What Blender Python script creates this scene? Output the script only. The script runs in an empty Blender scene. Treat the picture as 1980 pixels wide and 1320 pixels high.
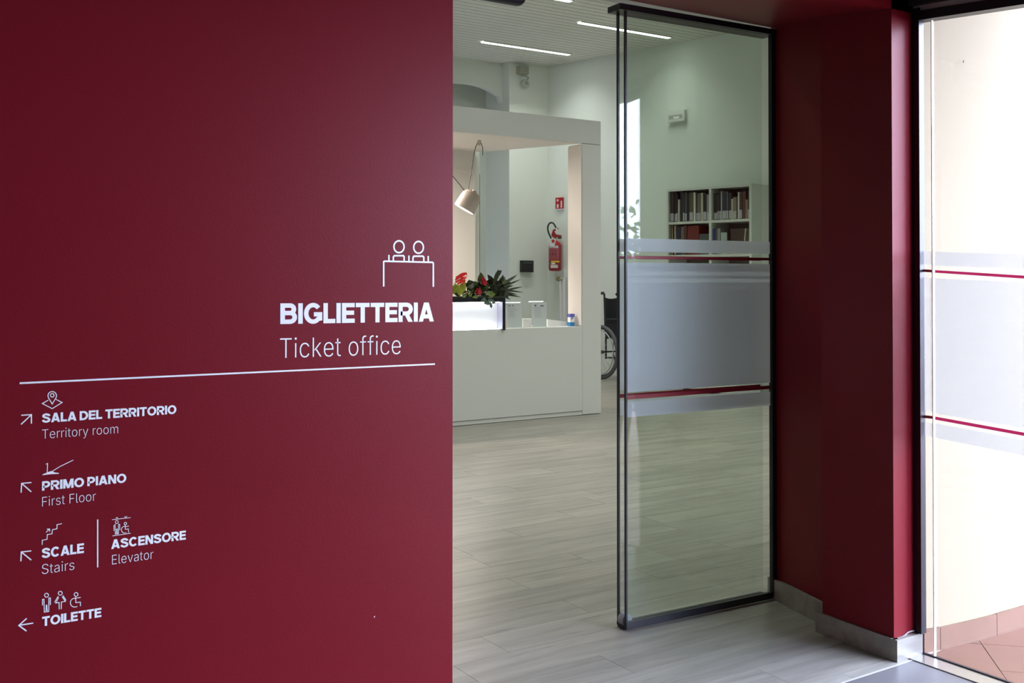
import bpy, bmesh, math, random, os
from mathutils import Vector, Matrix
random.seed(7)
SC = bpy.context.scene
COL = SC.collection
V = Vector
PI = math.pi

# ------------------------------------------------------------------ camera
F, PX, TAN = 1987.0, 990.0, 0.011
PY = 543.0 - F * TAN
YAW = math.radians(33.0)
PIT = math.atan(TAN)
CAM = V((0, 0, 1.5))
cd = bpy.data.cameras.new('camera')
cam = bpy.data.objects.new('camera', cd)
COL.objects.link(cam)
cam.location = CAM
cam.rotation_euler = (PI / 2 + PIT, 0, -YAW)
cd.sensor_width = 36
cd.lens = F / 1980 * 36
cd.shift_x = 0
cd.shift_y = -(660 - PY) / 1980
cd.clip_start = 0.05
cd.clip_end = 200
SC.camera = cam

# ------------------------------------------------------------------ world, light, exposure
SC.view_settings.view_transform = 'Standard'
SC.view_settings.look = 'None'
SC.view_settings.gamma = 1
SC.view_settings.use_curve_mapping = False
SC.view_settings.exposure = 0.0
W = bpy.data.worlds.new('sky')
SC.world = W
W.use_nodes = True
wn, wl = W.node_tree.nodes, W.node_tree.links
bg = wn['Background']
bg.inputs['Color'].default_value = (0.67, 0.71, 1.0, 1)
bg.inputs['Strength'].default_value = 28.0
SC.cycles.max_bounces = 10
SC.cycles.diffuse_bounces = 5
SC.cycles.glossy_bounces = 4
SC.cycles.transparent_max_bounces = 16
SC.cycles.use_denoising = True
SC.cycles.sample_clamp_indirect = 6
sd = bpy.data.lights.new('sun', 'SUN')
sd.energy = 3.0
sd.angle = math.radians(1.5)
sd.color = (1.0, 0.93, 0.82)
sun = bpy.data.objects.new('sun', sd)
sun.rotation_euler = (math.radians(42), 0, math.radians(115))
COL.objects.link(sun)


def area(name, loc, rot, sx, sy, power, col=(1, 1, 1), portal=False, spread=180):
    l = bpy.data.lights.new(name, 'AREA')
    l.shape = 'RECTANGLE'
    l.size, l.size_y, l.energy, l.color = sx, sy, power, col
    l.spread = math.radians(spread)
    if portal:
        l.cycles.is_portal = True
    o = bpy.data.objects.new(name, l)
    o.location, o.rotation_euler = loc, rot
    COL.objects.link(o)
    return o


area('portal_glass_side', (3.75, 0.43, 1.3), (0, PI / 2, 0), 2.6, 4.25, 1, portal=True)


# ------------------------------------------------------------------ projection helper: a pixel of the photograph onto a real plane
def ray(u, v):
    fw = V((math.sin(YAW), math.cos(YAW), 0))
    rt = V((math.cos(YAW), -math.sin(YAW), 0))
    up = V((0, 0, 1))
    f = fw * math.cos(PIT) + up * math.sin(PIT)
    uu = up * math.cos(PIT) - fw * math.sin(PIT)
    return f + rt * (u - PX) / F - uu * (v - PY) / F


def on(u, v, n, d):
    n = V(n)
    r = ray(u, v)
    return CAM + r * ((d - n.dot(CAM)) / n.dot(r))


def aty(u, v, y): return on(u, v, (0, 1, 0), y)
def atx(u, v, x): return on(u, v, (1, 0, 0), x)
def atz(u, v, z=0.0): return on(u, v, (0, 0, 1), z)


# ------------------------------------------------------------------ materials
MATS = {}


def mat(name, col, rough=0.5, metal=0.0, spec=0.5, emit=None, bump=None, vary=None, coat=0.0, alpha=None):
    if name in MATS:
        return MATS[name]
    m = bpy.data.materials.new(name)
    m.use_nodes = True
    nt = m.node_tree
    b = nt.nodes['Principled BSDF']
    b.inputs['Base Color'].default_value = (*col, 1)
    b.inputs['Roughness'].default_value = rough
    b.inputs['Metallic'].default_value = metal
    b.inputs['Specular IOR Level'].default_value = spec
    b.inputs['Coat Weight'].default_value = coat
    if emit:
        b.inputs['Emission Color'].default_value = (*emit[0], 1)
        b.inputs['Emission Strength'].default_value = emit[1]
    geo = nt.nodes.new('ShaderNodeNewGeometry')
    if vary:  # scale, amount : slow mottling of the paint
        n = nt.nodes.new('ShaderNodeTexNoise')
        n.inputs['Scale'].default_value = vary[0]
        n.inputs['Detail'].default_value = 4
        nt.links.new(geo.outputs['Position'], n.inputs['Vector'])
        mx = nt.nodes.new('ShaderNodeMix')
        mx.data_type = 'RGBA'
        a = vary[1]
        mx.inputs[6].default_value = (*[max(0, c * (1 - a)) for c in col], 1)
        mx.inputs[7].default_value = (*[min(1, c * (1 + a)) for c in col], 1)
        nt.links.new(n.outputs['Fac'], mx.inputs[0])
        nt.links.new(mx.outputs[2], b.inputs['Base Color'])
    if bump:  # scale, strength, distance
        n = nt.nodes.new('ShaderNodeTexNoise')
        n.inputs['Scale'].default_value = bump[0]
        n.inputs['Detail'].default_value = 3
        nt.links.new(geo.outputs['Position'], n.inputs['Vector'])
        bp = nt.nodes.new('ShaderNodeBump')
        bp.inputs['Strength'].default_value = bump[1]
        bp.inputs['Distance'].default_value = bump[2]
        nt.links.new(n.outputs['Fac'], bp.inputs['Height'])
        nt.links.new(bp.outputs['Normal'], b.inputs['Normal'])
    MATS[name] = m
    return m


def glass_mat(name, tint=(0.945, 0.975, 0.95), ior=1.5, k=1.0):
    m = bpy.data.materials.new(name)
    m.use_nodes = True
    nt = m.node_tree
    nt.nodes.remove(nt.nodes['Principled BSDF'])
    out = nt.nodes['Material Output']
    t = nt.nodes.new('ShaderNodeBsdfTransparent')
    t.inputs['Color'].default_value = (*tint, 1)
    g = nt.nodes.new('ShaderNodeBsdfGlossy')
    g.inputs['Roughness'].default_value = 0.0
    fr = nt.nodes.new('ShaderNodeFresnel')
    gm = nt.nodes.new('ShaderNodeNewGeometry')
    io = nt.nodes.new('ShaderNodeMapRange')      # same reflectance seen from inside the pane
    io.inputs[3].default_value = ior
    io.inputs[4].default_value = 1 / ior
    nt.links.new(gm.outputs['Backfacing'], io.inputs[0])
    nt.links.new(io.outputs[0], fr.inputs['IOR'])
    mx = nt.nodes.new('ShaderNodeMixShader')
    nt.links.new(fr.outputs[0], mx.inputs[0])
    nt.links.new(t.outputs[0], mx.inputs[1])
    nt.links.new(g.outputs[0], mx.inputs[2])
    nt.links.new(mx.outputs[0], out.inputs['Surface'])
    return m


def frost_mat(name, col, dif=0.5, clear=0.04):
    m = bpy.data.materials.new(name)
    m.use_nodes = True
    nt = m.node_tree
    nt.nodes.remove(nt.nodes['Principled BSDF'])
    out = nt.nodes['Material Output']
    d = nt.nodes.new('ShaderNodeBsdfDiffuse')
    d.inputs['Color'].default_value = (*col, 1)
    t = nt.nodes.new('ShaderNodeBsdfTranslucent')
    t.inputs['Color'].default_value = (*col, 1)
    tr = nt.nodes.new('ShaderNodeBsdfTransparent')
    g = nt.nodes.new('ShaderNodeBsdfGlossy')
    g.inputs['Roughness'].default_value = 0.02
    m1 = nt.nodes.new('ShaderNodeMixShader')
    m1.inputs[0].default_value = dif
    nt.links.new(t.outputs[0], m1.inputs[1])
    nt.links.new(d.outputs[0], m1.inputs[2])
    m2 = nt.nodes.new('ShaderNodeMixShader')
    m2.inputs[0].default_value = clear
    nt.links.new(m1.outputs[0], m2.inputs[1])
    nt.links.new(tr.outputs[0], m2.inputs[2])
    nt.links.new(m2.outputs[0], out.inputs['Surface'])
    return m


def plank_mat(name, cols, per_object=True, rows=None):
    """grey-beige wood laminate: grain stretched along X, tone differing per plank"""
    m = bpy.data.materials.new(name)
    m.use_nodes = True
    nt = m.node_tree
    N, L = nt.nodes, nt.links
    b = N['Principled BSDF']
    geo = N.new('ShaderNodeNewGeometry')
    oi = N.new('ShaderNodeObjectInfo')
    mp = N.new('ShaderNodeMapping')
    mp.inputs['Scale'].default_value = (0.9, 9.0, 9.0)
    L.new(geo.outputs['Position'], mp.inputs['Vector'])
    add = N.new('ShaderNodeVectorMath')
    add.operation = 'ADD'
    L.new(mp.outputs['Vector'], add.inputs[0])
    sc = N.new('ShaderNodeMath')
    sc.operation = 'MULTIPLY'
    sc.inputs[1].default_value = 40
    L.new(oi.outputs['Random'], sc.inputs[0])
    L.new(sc.outputs[0], add.inputs[1])
    n = N.new('ShaderNodeTexNoise')
    n.inputs['Scale'].default_value = 1.6
    n.inputs['Detail'].default_value = 7
    n.inputs['Roughness'].default_value = 0.62
    n.inputs['Distortion'].default_value = 0.6
    L.new(add.outputs[0], n.inputs['Vector'])
    n2 = N.new('ShaderNodeTexNoise')
    n2.inputs['Scale'].default_value = 4.5
    n2.inputs['Detail'].default_value = 2
    L.new(add.outputs[0], n2.inputs['Vector'])
    cr = N.new('ShaderNodeValToRGB')
    cr.color_ramp.elements[0].position = 0.30
    cr.color_ramp.elements[0].color = (*cols[0], 1)
    cr.color_ramp.elements[1].position = 0.70
    cr.color_ramp.elements[1].color = (*cols[1], 1)
    L.new(n.outputs['Fac'], cr.inputs[0])
    # short dark streaks
    st = N.new('ShaderNodeMapRange')
    st.inputs[1].default_value = 0.66
    st.inputs[2].default_value = 0.78
    st.inputs[3].default_value = 1.0
    st.inputs[4].default_value = 0.66
    L.new(n2.outputs['Fac'], st.inputs[0])
    tone = N.new('ShaderNodeMapRange')
    tone.inputs[3].default_value = 0.93
    tone.inputs[4].default_value = 1.07
    if rows:
        w = N.new('ShaderNodeTexWhiteNoise')
        w.noise_dimensions = '2D'
        sp = N.new('ShaderNodeVectorMath')
        sp.operation = 'DIVIDE'
        sp.inputs[1].default_value = (1.4, rows, 1)
        L.new(geo.outputs['Position'], sp.inputs[0])
        fl = N.new('ShaderNodeVectorMath')
        fl.operation = 'FLOOR'
        L.new(sp.outputs[0], fl.inputs[0])
        L.new(fl.outputs[0], w.inputs['Vector'])
        L.new(w.outputs['Value'], tone.inputs[0])
    else:
        L.new(oi.outputs['Random'], tone.inputs[0])
    mu = N.new('ShaderNodeMath')
    mu.operation = 'MULTIPLY'
    L.new(st.outputs[0], mu.inputs[0])
    L.new(tone.outputs[0], mu.inputs[1])
    vm = N.new('ShaderNodeVectorMath')
    vm.operation = 'SCALE'
    L.new(cr.outputs[0], vm.inputs[0])
    L.new(mu.outputs[0], vm.inputs['Scale'])
    L.new(vm.outputs[0], b.inputs['Base Color'])
    b.inputs['Roughness'].default_value = 0.34
    b.inputs['Specular IOR Level'].default_value = 0.45
    bp = N.new('ShaderNodeBump')
    bp.inputs['Strength'].default_value = 0.15
    bp.inputs['Distance'].default_value = 0.001
    L.new(n.outputs['Fac'], bp.inputs['Height'])
    L.new(bp.outputs[0], b.inputs['Normal'])
    MATS[name] = m
    return m


M_red = mat('red_paint', (0.175, 0.0065, 0.014), 0.38, spec=0.17, bump=(260, 0.25, 0.001), vary=(3, 0.04))
M_roomwall = mat('room_plaster', (0.74, 0.79, 0.74), 0.8, bump=(60, 0.1, 0.002), vary=(1.2, 0.02))
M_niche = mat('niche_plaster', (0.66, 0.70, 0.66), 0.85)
M_ceil = mat('ceiling_slat_paint', (0.70, 0.71, 0.64), 0.7)
M_ceilgap = mat('ceiling_gap', (0.35, 0.36, 0.31), 0.9)
M_lam = mat('white_laminate', (0.74, 0.75, 0.74), 0.45)
M_lam2 = mat('white_laminate_warm', (0.76, 0.74, 0.71), 0.5)
M_dark = mat('black_gap', (0.01, 0.01, 0.012), 0.8)
M_black = mat('black_anodised', (0.006, 0.006, 0.012), 0.35)
M_blackm = mat('matt_black', (0.012, 0.012, 0.014), 0.6)
M_cream = mat('cream_wall', (0.262, 0.224, 0.150), 0.9, bump=(40, 0.15, 0.002), vary=(1.5, 0.03))
M_terra = mat('terracotta', (0.125, 0.052, 0.028), 0.55, vary=(7, 0.16), bump=(30, 0.15, 0.002))
M_terra2 = mat('terracotta_skirting', (0.145, 0.070, 0.040), 0.5, vary=(9, 0.2), bump=(30, 0.15, 0.002))
M_grout = mat('grout', (0.10, 0.075, 0.07), 0.9)
M_steel = mat('brushed_steel', (0.62, 0.60, 0.57), 0.28, metal=1.0)
M_vinyl = mat('white_vinyl', (0.93, 0.93, 0.95), 0.45)
M_tile = mat('grey_stoneware', (0.15, 0.145, 0.15), 0.35, vary=(5, 0.08))
M_seam = mat('light_joint', (0.45, 0.45, 0.46), 0.6)
M_glass = glass_mat('clear_glass')
M_frost = frost_mat('frosted_film', (0.84, 0.85, 0.92), 0.55, 0.03)
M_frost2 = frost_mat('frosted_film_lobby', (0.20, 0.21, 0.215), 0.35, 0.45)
M_stripe = mat('red_film', (0.36, 0.012, 0.035), 0.4)
M_glassedge = mat('polished_glass_edge', (0.85, 0.92, 0.90), 0.2)
M_skirt = plank_mat('skirting_laminate', ((0.20, 0.19, 0.165), (0.33, 0.31, 0.28)))
M_plank = plank_mat('floor_laminate', ((0.21, 0.20, 0.175), (0.36, 0.345, 0.305)))
M_plankfar = plank_mat('floor_laminate_far', ((0.21, 0.20, 0.175), (0.36, 0.345, 0.305)), rows=0.22)


# ------------------------------------------------------------------ geometry helpers
class MB:
    def __init__(self):
        self.b = bmesh.new()

    def hexa(self, p):
        """p: 4 bottom then 4 top, both counter-clockwise seen from above"""
        v = [self.b.verts.new(q) for q in p]
        for f in ((3, 2, 1, 0), (4, 5, 6, 7), (0, 1, 5, 4), (1, 2, 6, 5), (2, 3, 7, 6), (3, 0, 4, 7)):
            self.b.faces.new([v[i] for i in f])
        return self

    def box(self, x0, x1, y0, y1, z0, z1):
        return self.hexa([(x0, y0, z0), (x1, y0, z0), (x1, y1, z0), (x0, y1, z0),
                          (x0, y0, z1), (x1, y0, z1), (x1, y1, z1), (x0, y1, z1)])

    def obox(self, o, ex, ey, ez, a, b_, c):
        """box from corner o with edges ex*a, ey*b, ez*c"""
        o, ex, ey, ez = V(o), V(ex) * a, V(ey) * b_, V(ez) * c
        return self.hexa([o, o + ex, o + ex + ey, o + ey, o + ez, o + ex + ez, o + ex + ey + ez, o + ey + ez])

    def poly(self, pts):
        self.b.faces.new([self.b.verts.new(p) for p in pts])
        return self

    def prism(self, pts, d):
        """planar polygon pts thickened by vector d"""
        d = V(d)
        a = [self.b.verts.new(p) for p in pts]
        c = [self.b.verts.new(V(p) + d) for p in pts]
        n = len(a)
        self.b.faces.new(a)
        self.b.faces.new(c[::-1])
        for i in range(n):
            self.b.faces.new([a[i], c[i], c[(i + 1) % n], a[(i + 1) % n]])
        return self

    def ring(self, c, ax, r, n):
        ax = V(ax).normalized()
        s = ax.orthogonal().normalized()
        t = ax.cross(s)
        return [self.b.verts.new(V(c) + (s * math.cos(2 * PI * i / n) + t * math.sin(2 * PI * i / n)) * r) for i in range(n)]

    def cyl(self, p0, p1, r0, r1=None, n=12, caps=True):
        r1 = r0 if r1 is None else r1
        ax = V(p1) - V(p0)
        a, c = self.ring(p0, ax, r0, n), self.ring(p1, ax, r1, n)
        for i in range(n):
            self.b.faces.new([a[i], a[(i + 1) % n], c[(i + 1) % n], c[i]])
        if caps:
            self.b.faces.new(a[::-1])
            self.b.faces.new(c)
        return self

    def lathe(self, c, ax, prof, n=24):
        """prof: list of (distance along axis, radius)"""
        ax = V(ax).normalized()
        rs = [self.ring(V(c) + ax * h, ax, max(r, 1e-4), n) for h, r in prof]
        for a, d in zip(rs, rs[1:]):
            for i in range(n):
                self.b.faces.new([a[i], a[(i + 1) % n], d[(i + 1) % n], d[i]])
        self.b.faces.new(rs[0][::-1])
        self.b.faces.new(rs[-1])
        return self

    def tube(self, pts, r, n=8, closed=False):
        pts = [V(p) for p in pts]
        m = len(pts)
        rs = []
        prev = None
        for i, p in enumerate(pts):
            if closed:
                t = pts[(i + 1) % m] - pts[i - 1]
            else:
                t = pts[min(i + 1, m - 1)] - pts[max(i - 1, 0)]
            t.normalize()
            s = t.orthogonal().normalized() if prev is None else (prev - t * prev.dot(t)).normalized()
            prev = s
            q = t.cross(s)
            rr = r[i] if isinstance(r, (list, tuple)) else r
            rs.append([self.b.verts.new(p + (s * math.cos(2 * PI * k / n) + q * math.sin(2 * PI * k / n)) * rr) for k in range(n)])
        seq = list(zip(rs, rs[1:])) + ([(rs[-1], rs[0])] if closed else [])
        for a, d in seq:
            for k in range(n):
                self.b.faces.new([a[k], a[(k + 1) % n], d[(k + 1) % n], d[k]])
        if not closed:
            self.b.faces.new(rs[0][::-1])
            self.b.faces.new(rs[-1])
        return self

    def ball(self, c, r, sx=1, sy=1, sz=1, seg=12):
        mt = Matrix.Translation(V(c)) @ Matrix.Diagonal((r * sx, r * sy, r * sz, 1))
        bmesh.ops.create_uvsphere(self.b, u_segments=seg, v_segments=max(6, seg // 2), radius=1, matrix=mt)
        return self


ORG = {}


def wloc(o):
    return ORG.get(o.name, V((0, 0, 0)))


def obj(name, mb, m, parent=None, label=None, smooth=False, bevel=0.0, kind=None, keep=False):
    bm = mb.b
    bmesh.ops.recalc_face_normals(bm, faces=bm.faces)
    me = bpy.data.meshes.new(name)
    xs = [v.co for v in bm.verts]
    c = V(((min(p.x for p in xs) + max(p.x for p in xs)) / 2, (min(p.y for p in xs) + max(p.y for p in xs)) / 2, min(p.z for p in xs)))
    bmesh.ops.translate(bm, verts=bm.verts, vec=-c)
    bm.to_mesh(me)
    bm.free()
    if smooth:
        for p in me.polygons:
            p.use_smooth = True
    me.materials.append(m)
    o = bpy.data.objects.new(name, me)
    COL.objects.link(o)
    ORG[o.name] = c
    if parent:
        o.parent = parent
        o.location = c - wloc(parent)
    else:
        o.location = c
    if label:
        o['label'] = label
    if kind:
        o['kind'] = kind
    if bevel:
        md = o.modifiers.new('bevel', 'BEVEL')
        md.width = bevel
        md.segments = 2
        md.limit_method = 'ANGLE'
    if smooth:
        md = o.modifiers.new('split', 'EDGE_SPLIT')
        md.split_angle = math.radians(40)
    return o


def tag(o, label, cat, group=None):
    o['label'] = label
    o['category'] = cat
    if group:
        o['group'] = group
    return o


def thing(name, label, cat, loc, group=None):
    o = bpy.data.objects.new(name, None)
    o.empty_display_size = 0.1
    COL.objects.link(o)
    o.location = loc
    ORG[o.name] = V(loc)
    return tag(o, label, cat, group)


def struct(name, mb, m, label=None, **k):
    return obj(name, mb, m, kind='structure', label=label, **k)


def dup(root, delta, label=None):
    """copy of a thing with copies of its parts"""
    r = root.copy()
    COL.objects.link(r)
    r.location = root.location + V(delta)
    ORG[r.name] = wloc(root) + V(delta)
    if label:
        r['label'] = label
    for ch in list(root.children):
        c = ch.copy()
        COL.objects.link(c)
        c.parent = r
        for g in ch.children:
            d = g.copy()
            COL.objects.link(d)
            d.parent = c
    return r


# ================================================================== SETTING
YW = 2.602                                  # front plane of the red portal
XL = aty(875.3, 660, YW).x                  # free edge of the big red wall
XP = 3.493                                  # near corner of the far pillar
YG = 3.428                                  # plane of the sliding leaf
Y0 = -3.6                                   # lobby extents behind the camera
XW = -3.2
XG = 3.650                                  # plane of the lobby glazing
ZC = 5.10                                   # ceiling of the ticket hall

# floors --------------------------------------------------------------
floor = struct('floor', MB().box(-0.5, 14, 8.56, 14.8, -0.1, 0.0), M_plankfar, 'grey-beige wood-look laminate floor of the ticket hall')
sub = struct('floor', MB().box(-3.4, 14, 2.56, 8.56, -0.1, -0.006), M_dark, 'dark underlay showing in the joints between the near floor planks')
# laminate planks: rows 0.22 m wide along X, joints placed as seen in the photograph
row = 0
y = 3.50 - 4 * 0.22 - 0.06
rows_y = [2.566, 2.62] + [3.50 + k * 0.22 for k in range(-3, 24)]
rows_y = [2.566] + [3.50 + k * 0.22 for k in range(-4, 24)]
known = {3.50: 2.26, 3.28: 2.00, 3.06: 2.545}
npl = 0
for ry0, ry1 in zip(rows_y, rows_y[1:]):
    base = known.get(round(ry0, 2), random.uniform(0, 1.38))
    xlo = 0.50 * ry0 - 1.2
    xhi = min(ry1 * 1.12 + 1.2, 12.4) if ry0 > 3.4 else 3.75
    x = base + 1.38 * math.floor((xlo - base) / 1.38)
    while x < xhi:
        xe = min(x + 1.38, xhi if ry0 < 3.4 else 99)
        g = 0.0009
        obj('plank', MB().box(x + g, xe - g, ry0 + g, ry1 - g, -0.008, 0.0), M_plank, sub)
        npl += 1
        x += 1.38
    if ry0 > 3.4:
        pass
rest = MB()
for ry0, ry1 in zip(rows_y, rows_y[1:]):
    xlo = 0.50 * ry0 - 1.2
    if ry0 <= 3.4:
        continue
    rest.box(xlo + 0.0, xlo + 0.0 + 0.001, ry0, ry1, -0.008, -0.007)
lobby = struct('floor', MB().box(-3.4, XG, Y0, 2.56, -0.1, -0.006), M_seam, 'pale jointing bed under the grey lobby floor tiles')
ty = 2.556
n = 0
for j in range(5):
    for i in range(5):
        x1 = 3.548 - i * 0.9
        y1 = ty - j * 0.9
        obj('tile', MB().box(x1 - 0.897, x1, y1 - 0.897, y1, -0.01, 0.0), M_tile, lobby)
struct('trim_1', MB().box(-3.2, 3.55, 2.559, 2.565, -0.01, 0.001), M_seam, 'thin pale joint strip between the laminate and the lobby tiles')

# big red wall --------------------------------------------------------
struct('wall_left', MB().box(XW, XL, YW, 3.38, 0, 3.25), M_red, 'deep red painted wall carrying the white lettering')
# header with a soffit rising gently towards the room
hd = MB().hexa([(XL, YW, 2.585), (3.78, YW, 2.585), (3.78, 3.405, 2.70), (XL, 3.405, 2.70),
                (XL, YW, 3.25), (3.78, YW, 3.25), (3.78, 3.405, 3.25), (XL, 3.405, 3.25)])
struct('wall_top', hd, M_red, 'deep red header spanning the portal above the glass door')
# far pillar with its reveal
fp = MB().prism([(XP, YW, 0), (3.66, YW, 0), (3.95, YW + 0.3, 0), (4.45, 3.45, 0), (4.45, 3.62, 0), (4.12, 3.62, 0), (3.735, 3.46, 0), (3.735, 3.40, 0), (3.70, 3.40, 0), (3.605, 3.0, 0),
                 (3.600, 2.965, 0), (3.503, 2.965, 0)], (0, 0, 2.75))
struct('wall_right', fp, M_red, 'deep red pillar and door reveal, nearly black in shade')
zs = 0.090
pr1 = MB().prism([(3.718, 3.452, 0), (3.692, 3.452, 0), (3.598, 3.09, 0), (3.591, 3.04, 0), (3.605, 3.04, 0), (3.62, 3.09, 0)], (0, 0, zs + 0.004))
bb = struct('baseboard_right', pr1, M_skirt, 'grey wood-look skirting along the dark red reveal')
obj('board', MB().prism([(3.507, 2.995, 0), (3.493, 2.995, 0), (3.481, YW - 0.012, 0), (3.507, YW - 0.012, 0)], (0, 0, 0.086)), M_skirt, bb)
obj('board', MB().box(3.481, 3.642, YW - 0.024, YW - 0.0005, 0, 0.086), M_skirt, bb)
caulk = MB()
cx = [aty(u, v, YW - 0.003) for u, v in ((1730, 1236), (1738, 1234), (1748, 1229), (1756, 1222), (1762, 1220), (1770, 1218), (1779, 1216))]
caulk.tube(cx, 0.003, 6)
obj('caulk_bead', caulk, M_seam, bb)

# walls of the ticket hall -------------------------------------------
dC = 3.6 * 1987 / 414.0
rw_n = V((0.967, 0.254, 0)).normalized()
rw_t = V((-rw_n.y, rw_n.x, 0))
PC = atz(1058, 129, ZC)
rw_d = rw_n.dot(V((PC.x, PC.y, 0)))
YF = PC.y
def rwall(u, v, off=0.0): return on(u, v, rw_n, rw_d - off)
def rloc(s, w, z):       # s along the wall from the corner towards the lobby, w out from the wall
    return V((PC.x, PC.y, 0)) - rw_t * s - rw_n * w + V((0, 0, z))
L = 11.2
o0 = rloc(-0.4, 0, 0)
struct('wall_side', MB().hexa([rloc(-0.3, 0, 0), rloc(L, 0, 0), rloc(L, -0.25, 0), rloc(-0.3, -0.25, 0),
                               rloc(-0.3, 0, ZC + .1), rloc(L, 0, ZC + .1), rloc(L, -0.25, ZC + .1), rloc(-0.3, -0.25, ZC + .1)]), M_roomwall,
       'pale greenish white wall with the bookcase and emergency light')
xe = aty(984.7, 300, YF).x
struct('wall_back', MB().box(xe, PC.x + 0.2, YF, YF + 0.9, 0, ZC + .1), M_roomwall, 'pale white pier beyond the ticket desk')
# recessed wall with an arched niche left of the pier
YR = YF + 0.22
apts = [(875, 160), (890, 160), (905, 161), (920, 163.5), (935, 168), (950, 175), (965, 184), (980, 194), (990, 201)]
ap = [aty(u, v, YR) for u, v in apts]
up_ = [(-0.3, ZC + .1), (xe, ZC + .1), (xe, ap[-1].z)] + [(p.x, p.z) for p in ap[::-1] if p.x < xe] + [(-0.3, ap[0].z)]
struct('wall_back', MB().prism([(x, YR, z) for x, z in up_], (0, 0.12, 0)), M_roomwall, 'pale wall above the arched niche behind the desk canopy')
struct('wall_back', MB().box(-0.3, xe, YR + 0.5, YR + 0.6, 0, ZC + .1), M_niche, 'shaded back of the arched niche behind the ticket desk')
struct('wall_inner', MB().box(-0.5, -0.3, 3.38, YR + 0.6, 0, ZC + .1), M_roomwall, 'plain white side wall of the ticket hall')
struct('wall_front', MB().box(-0.5, 14.0, 3.405, 3.60, 2.745, ZC + .1).box(-0.5, XL - 0.02, 3.5, 3.6, 0, 2.745).box(4.16, 14.0, 3.62, 3.75, 0, 2.745), M_roomwall,
       'white wall of the ticket hall around the entrance')
ceil = struct('ceiling', MB().box(-0.5, 14, 3.4, 15.2, ZC + 0.012, ZC + 0.12), M_ceilgap, 'grey slatted ceiling of the ticket hall')
sl = MB()
k = 3.62
while k < 15.0:
    sl.box(-0.4, 13.5, k, k + 0.119, ZC, ZC + 0.014)
    k += 0.135
obj('slat', sl, M_ceil, ceil, kind='stuff')

# lobby shell behind and beside the camera ----------------------------
M_lobbyw = mat('lobby_paint', (0.14, 0.12, 0.115), 0.8)
struct('ceiling', MB().box(XW - .2, 3.9, Y0 - .2, YW, 3.25, 3.4), mat('lobby_ceiling', (0.10, 0.09, 0.09), 0.8), 'dark lobby ceiling in front of the red portal')
struct('wall_lobby', MB().box(XG - 0.03, XG + 0.10, Y0, -1.7, 0, 3.25), M_lobbyw, 'short unseen lobby wall added to block light at the end of the glazing')  # unseen wall added to cut the sky sheen on the red wall
struct('wall_rear', MB().box(XW - .2, -0.2, Y0 - .2, Y0, 0, 3.25).box(-0.2, 3.9, Y0 - .2, Y0, 0, 3.25), M_lobbyw, 'lobby wall behind the viewer')
struct('wall_lobby', MB().box(XW - .2, XW, Y0, 3.38, 0, 3.25), M_lobbyw, 'side wall of the lobby')

# lobby glazing beside the pillar -------------------------------------
pA = aty(1764.5, 640, YW).x
topz = lambda y: 2.558 + (y - 2.60) * 0.082
win = struct('window_1', MB().box(pA, XG, YW - 0.035, YW - 0.002, 0.088, 2.60), M_black, 'tall lobby glazing with a black frame beside the pillar')
yB = atx(1806.5, 640, XG).y
def gl_quad(mb, y0, y1, z00, z01, z10, z11, x):
    """y0/y1 far/near; z00,z01 bottom/top at y0; z10,z11 bottom/top at y1"""
    mb.poly([(x, y0, z00), (x, y1, z10), (x, y1, z11), (x, y0, z01)])
def gz(u, v): return atx(u, v, XG).z
obj('glass_pane', MB().box(XG - 0.004, XG + 0.004, -1.7, yB, 0.0, 2.60), M_glass, win)
obj('glass_pane', MB().box(XG - 0.004, XG + 0.004, yB + 0.008, YW - 0.03, 0.0, 2.60), M_glass, win)
obj('glass_edge', MB().box(XG - 0.006, XG + 0.006, yB + 0.002, yB + 0.006, 0.0, 2.545), M_glassedge, win, 'bright polished vertical edge of the glass')
yn = Y0
tr = lambda z0, z1, x0, x1, m, nm, lb=None: obj(nm, MB().hexa([
    (x0, yn, topz(yn) * 0 + z0 - 0.082 * 0.45 - 0 * yn, ), (x1, yn, z0 - 0.082 * 0.45), (x1, YW - 0.002, z0), (x0, YW - 0.002, z0),
    (x0, yn, z1 - 0.082 * 0.45), (x1, yn, z1 - 0.082 * 0.45), (x1, YW - 0.002, z1), (x0, YW - 0.002, z1)]), m, win, lb)


def rail(nm, z0, z1, x0, x1, m, lb=None, ym=2.10, dz=0.040):
    """rail along the glazing: slopes down by dz between the pillar and ym, level beyond"""
    mb = MB()
    a, b_, c = YW - 0.002, ym, Y0
    mb.hexa([(x0, b_, z0 - dz), (x1, b_, z0 - dz), (x1, a, z0), (x0, a, z0), (x0, b_, z1 - dz), (x1, b_, z1 - dz), (x1, a, z1), (x0, a, z1)])
    mb.hexa([(x0, c, z0 - dz), (x1, c, z0 - dz), (x1, b_, z0 - dz), (x0, b_, z0 - dz), (x0, c, z1 - dz), (x1, c, z1 - dz), (x1, b_, z1 - dz), (x0, b_, z1 - dz)])
    return obj(nm, mb, m, win, lb)


rail('frame_rail', 2.552, 2.590, XG - 0.03, XG + 0.03, M_black)
rail('light_rail', 2.590, 2.613, XG - 0.022, XG + 0.022, mat('grey_profile', (0.45, 0.43, 0.41), 0.5), 'light grey strip along the top of the frame')
rail('beam', 2.613, 3.25, XG - 0.055, XG + 0.12, M_blackm, 'dark beam over the lobby glazing')
trk = MB().box(3.552, XG - 0.008, Y0, YW - 0.024, -0.008, 0.004)
obj('floor_track', trk, M_steel, win, 'brushed steel floor track')
obj('gasket', MB().box(XG - 0.008, XG + 0.004, Y0, YW - 0.024, 0, 0.008).box(3.5485, 3.552, Y0, YW - 0.024, -0.008, 0.0005), M_black, win)


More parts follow.
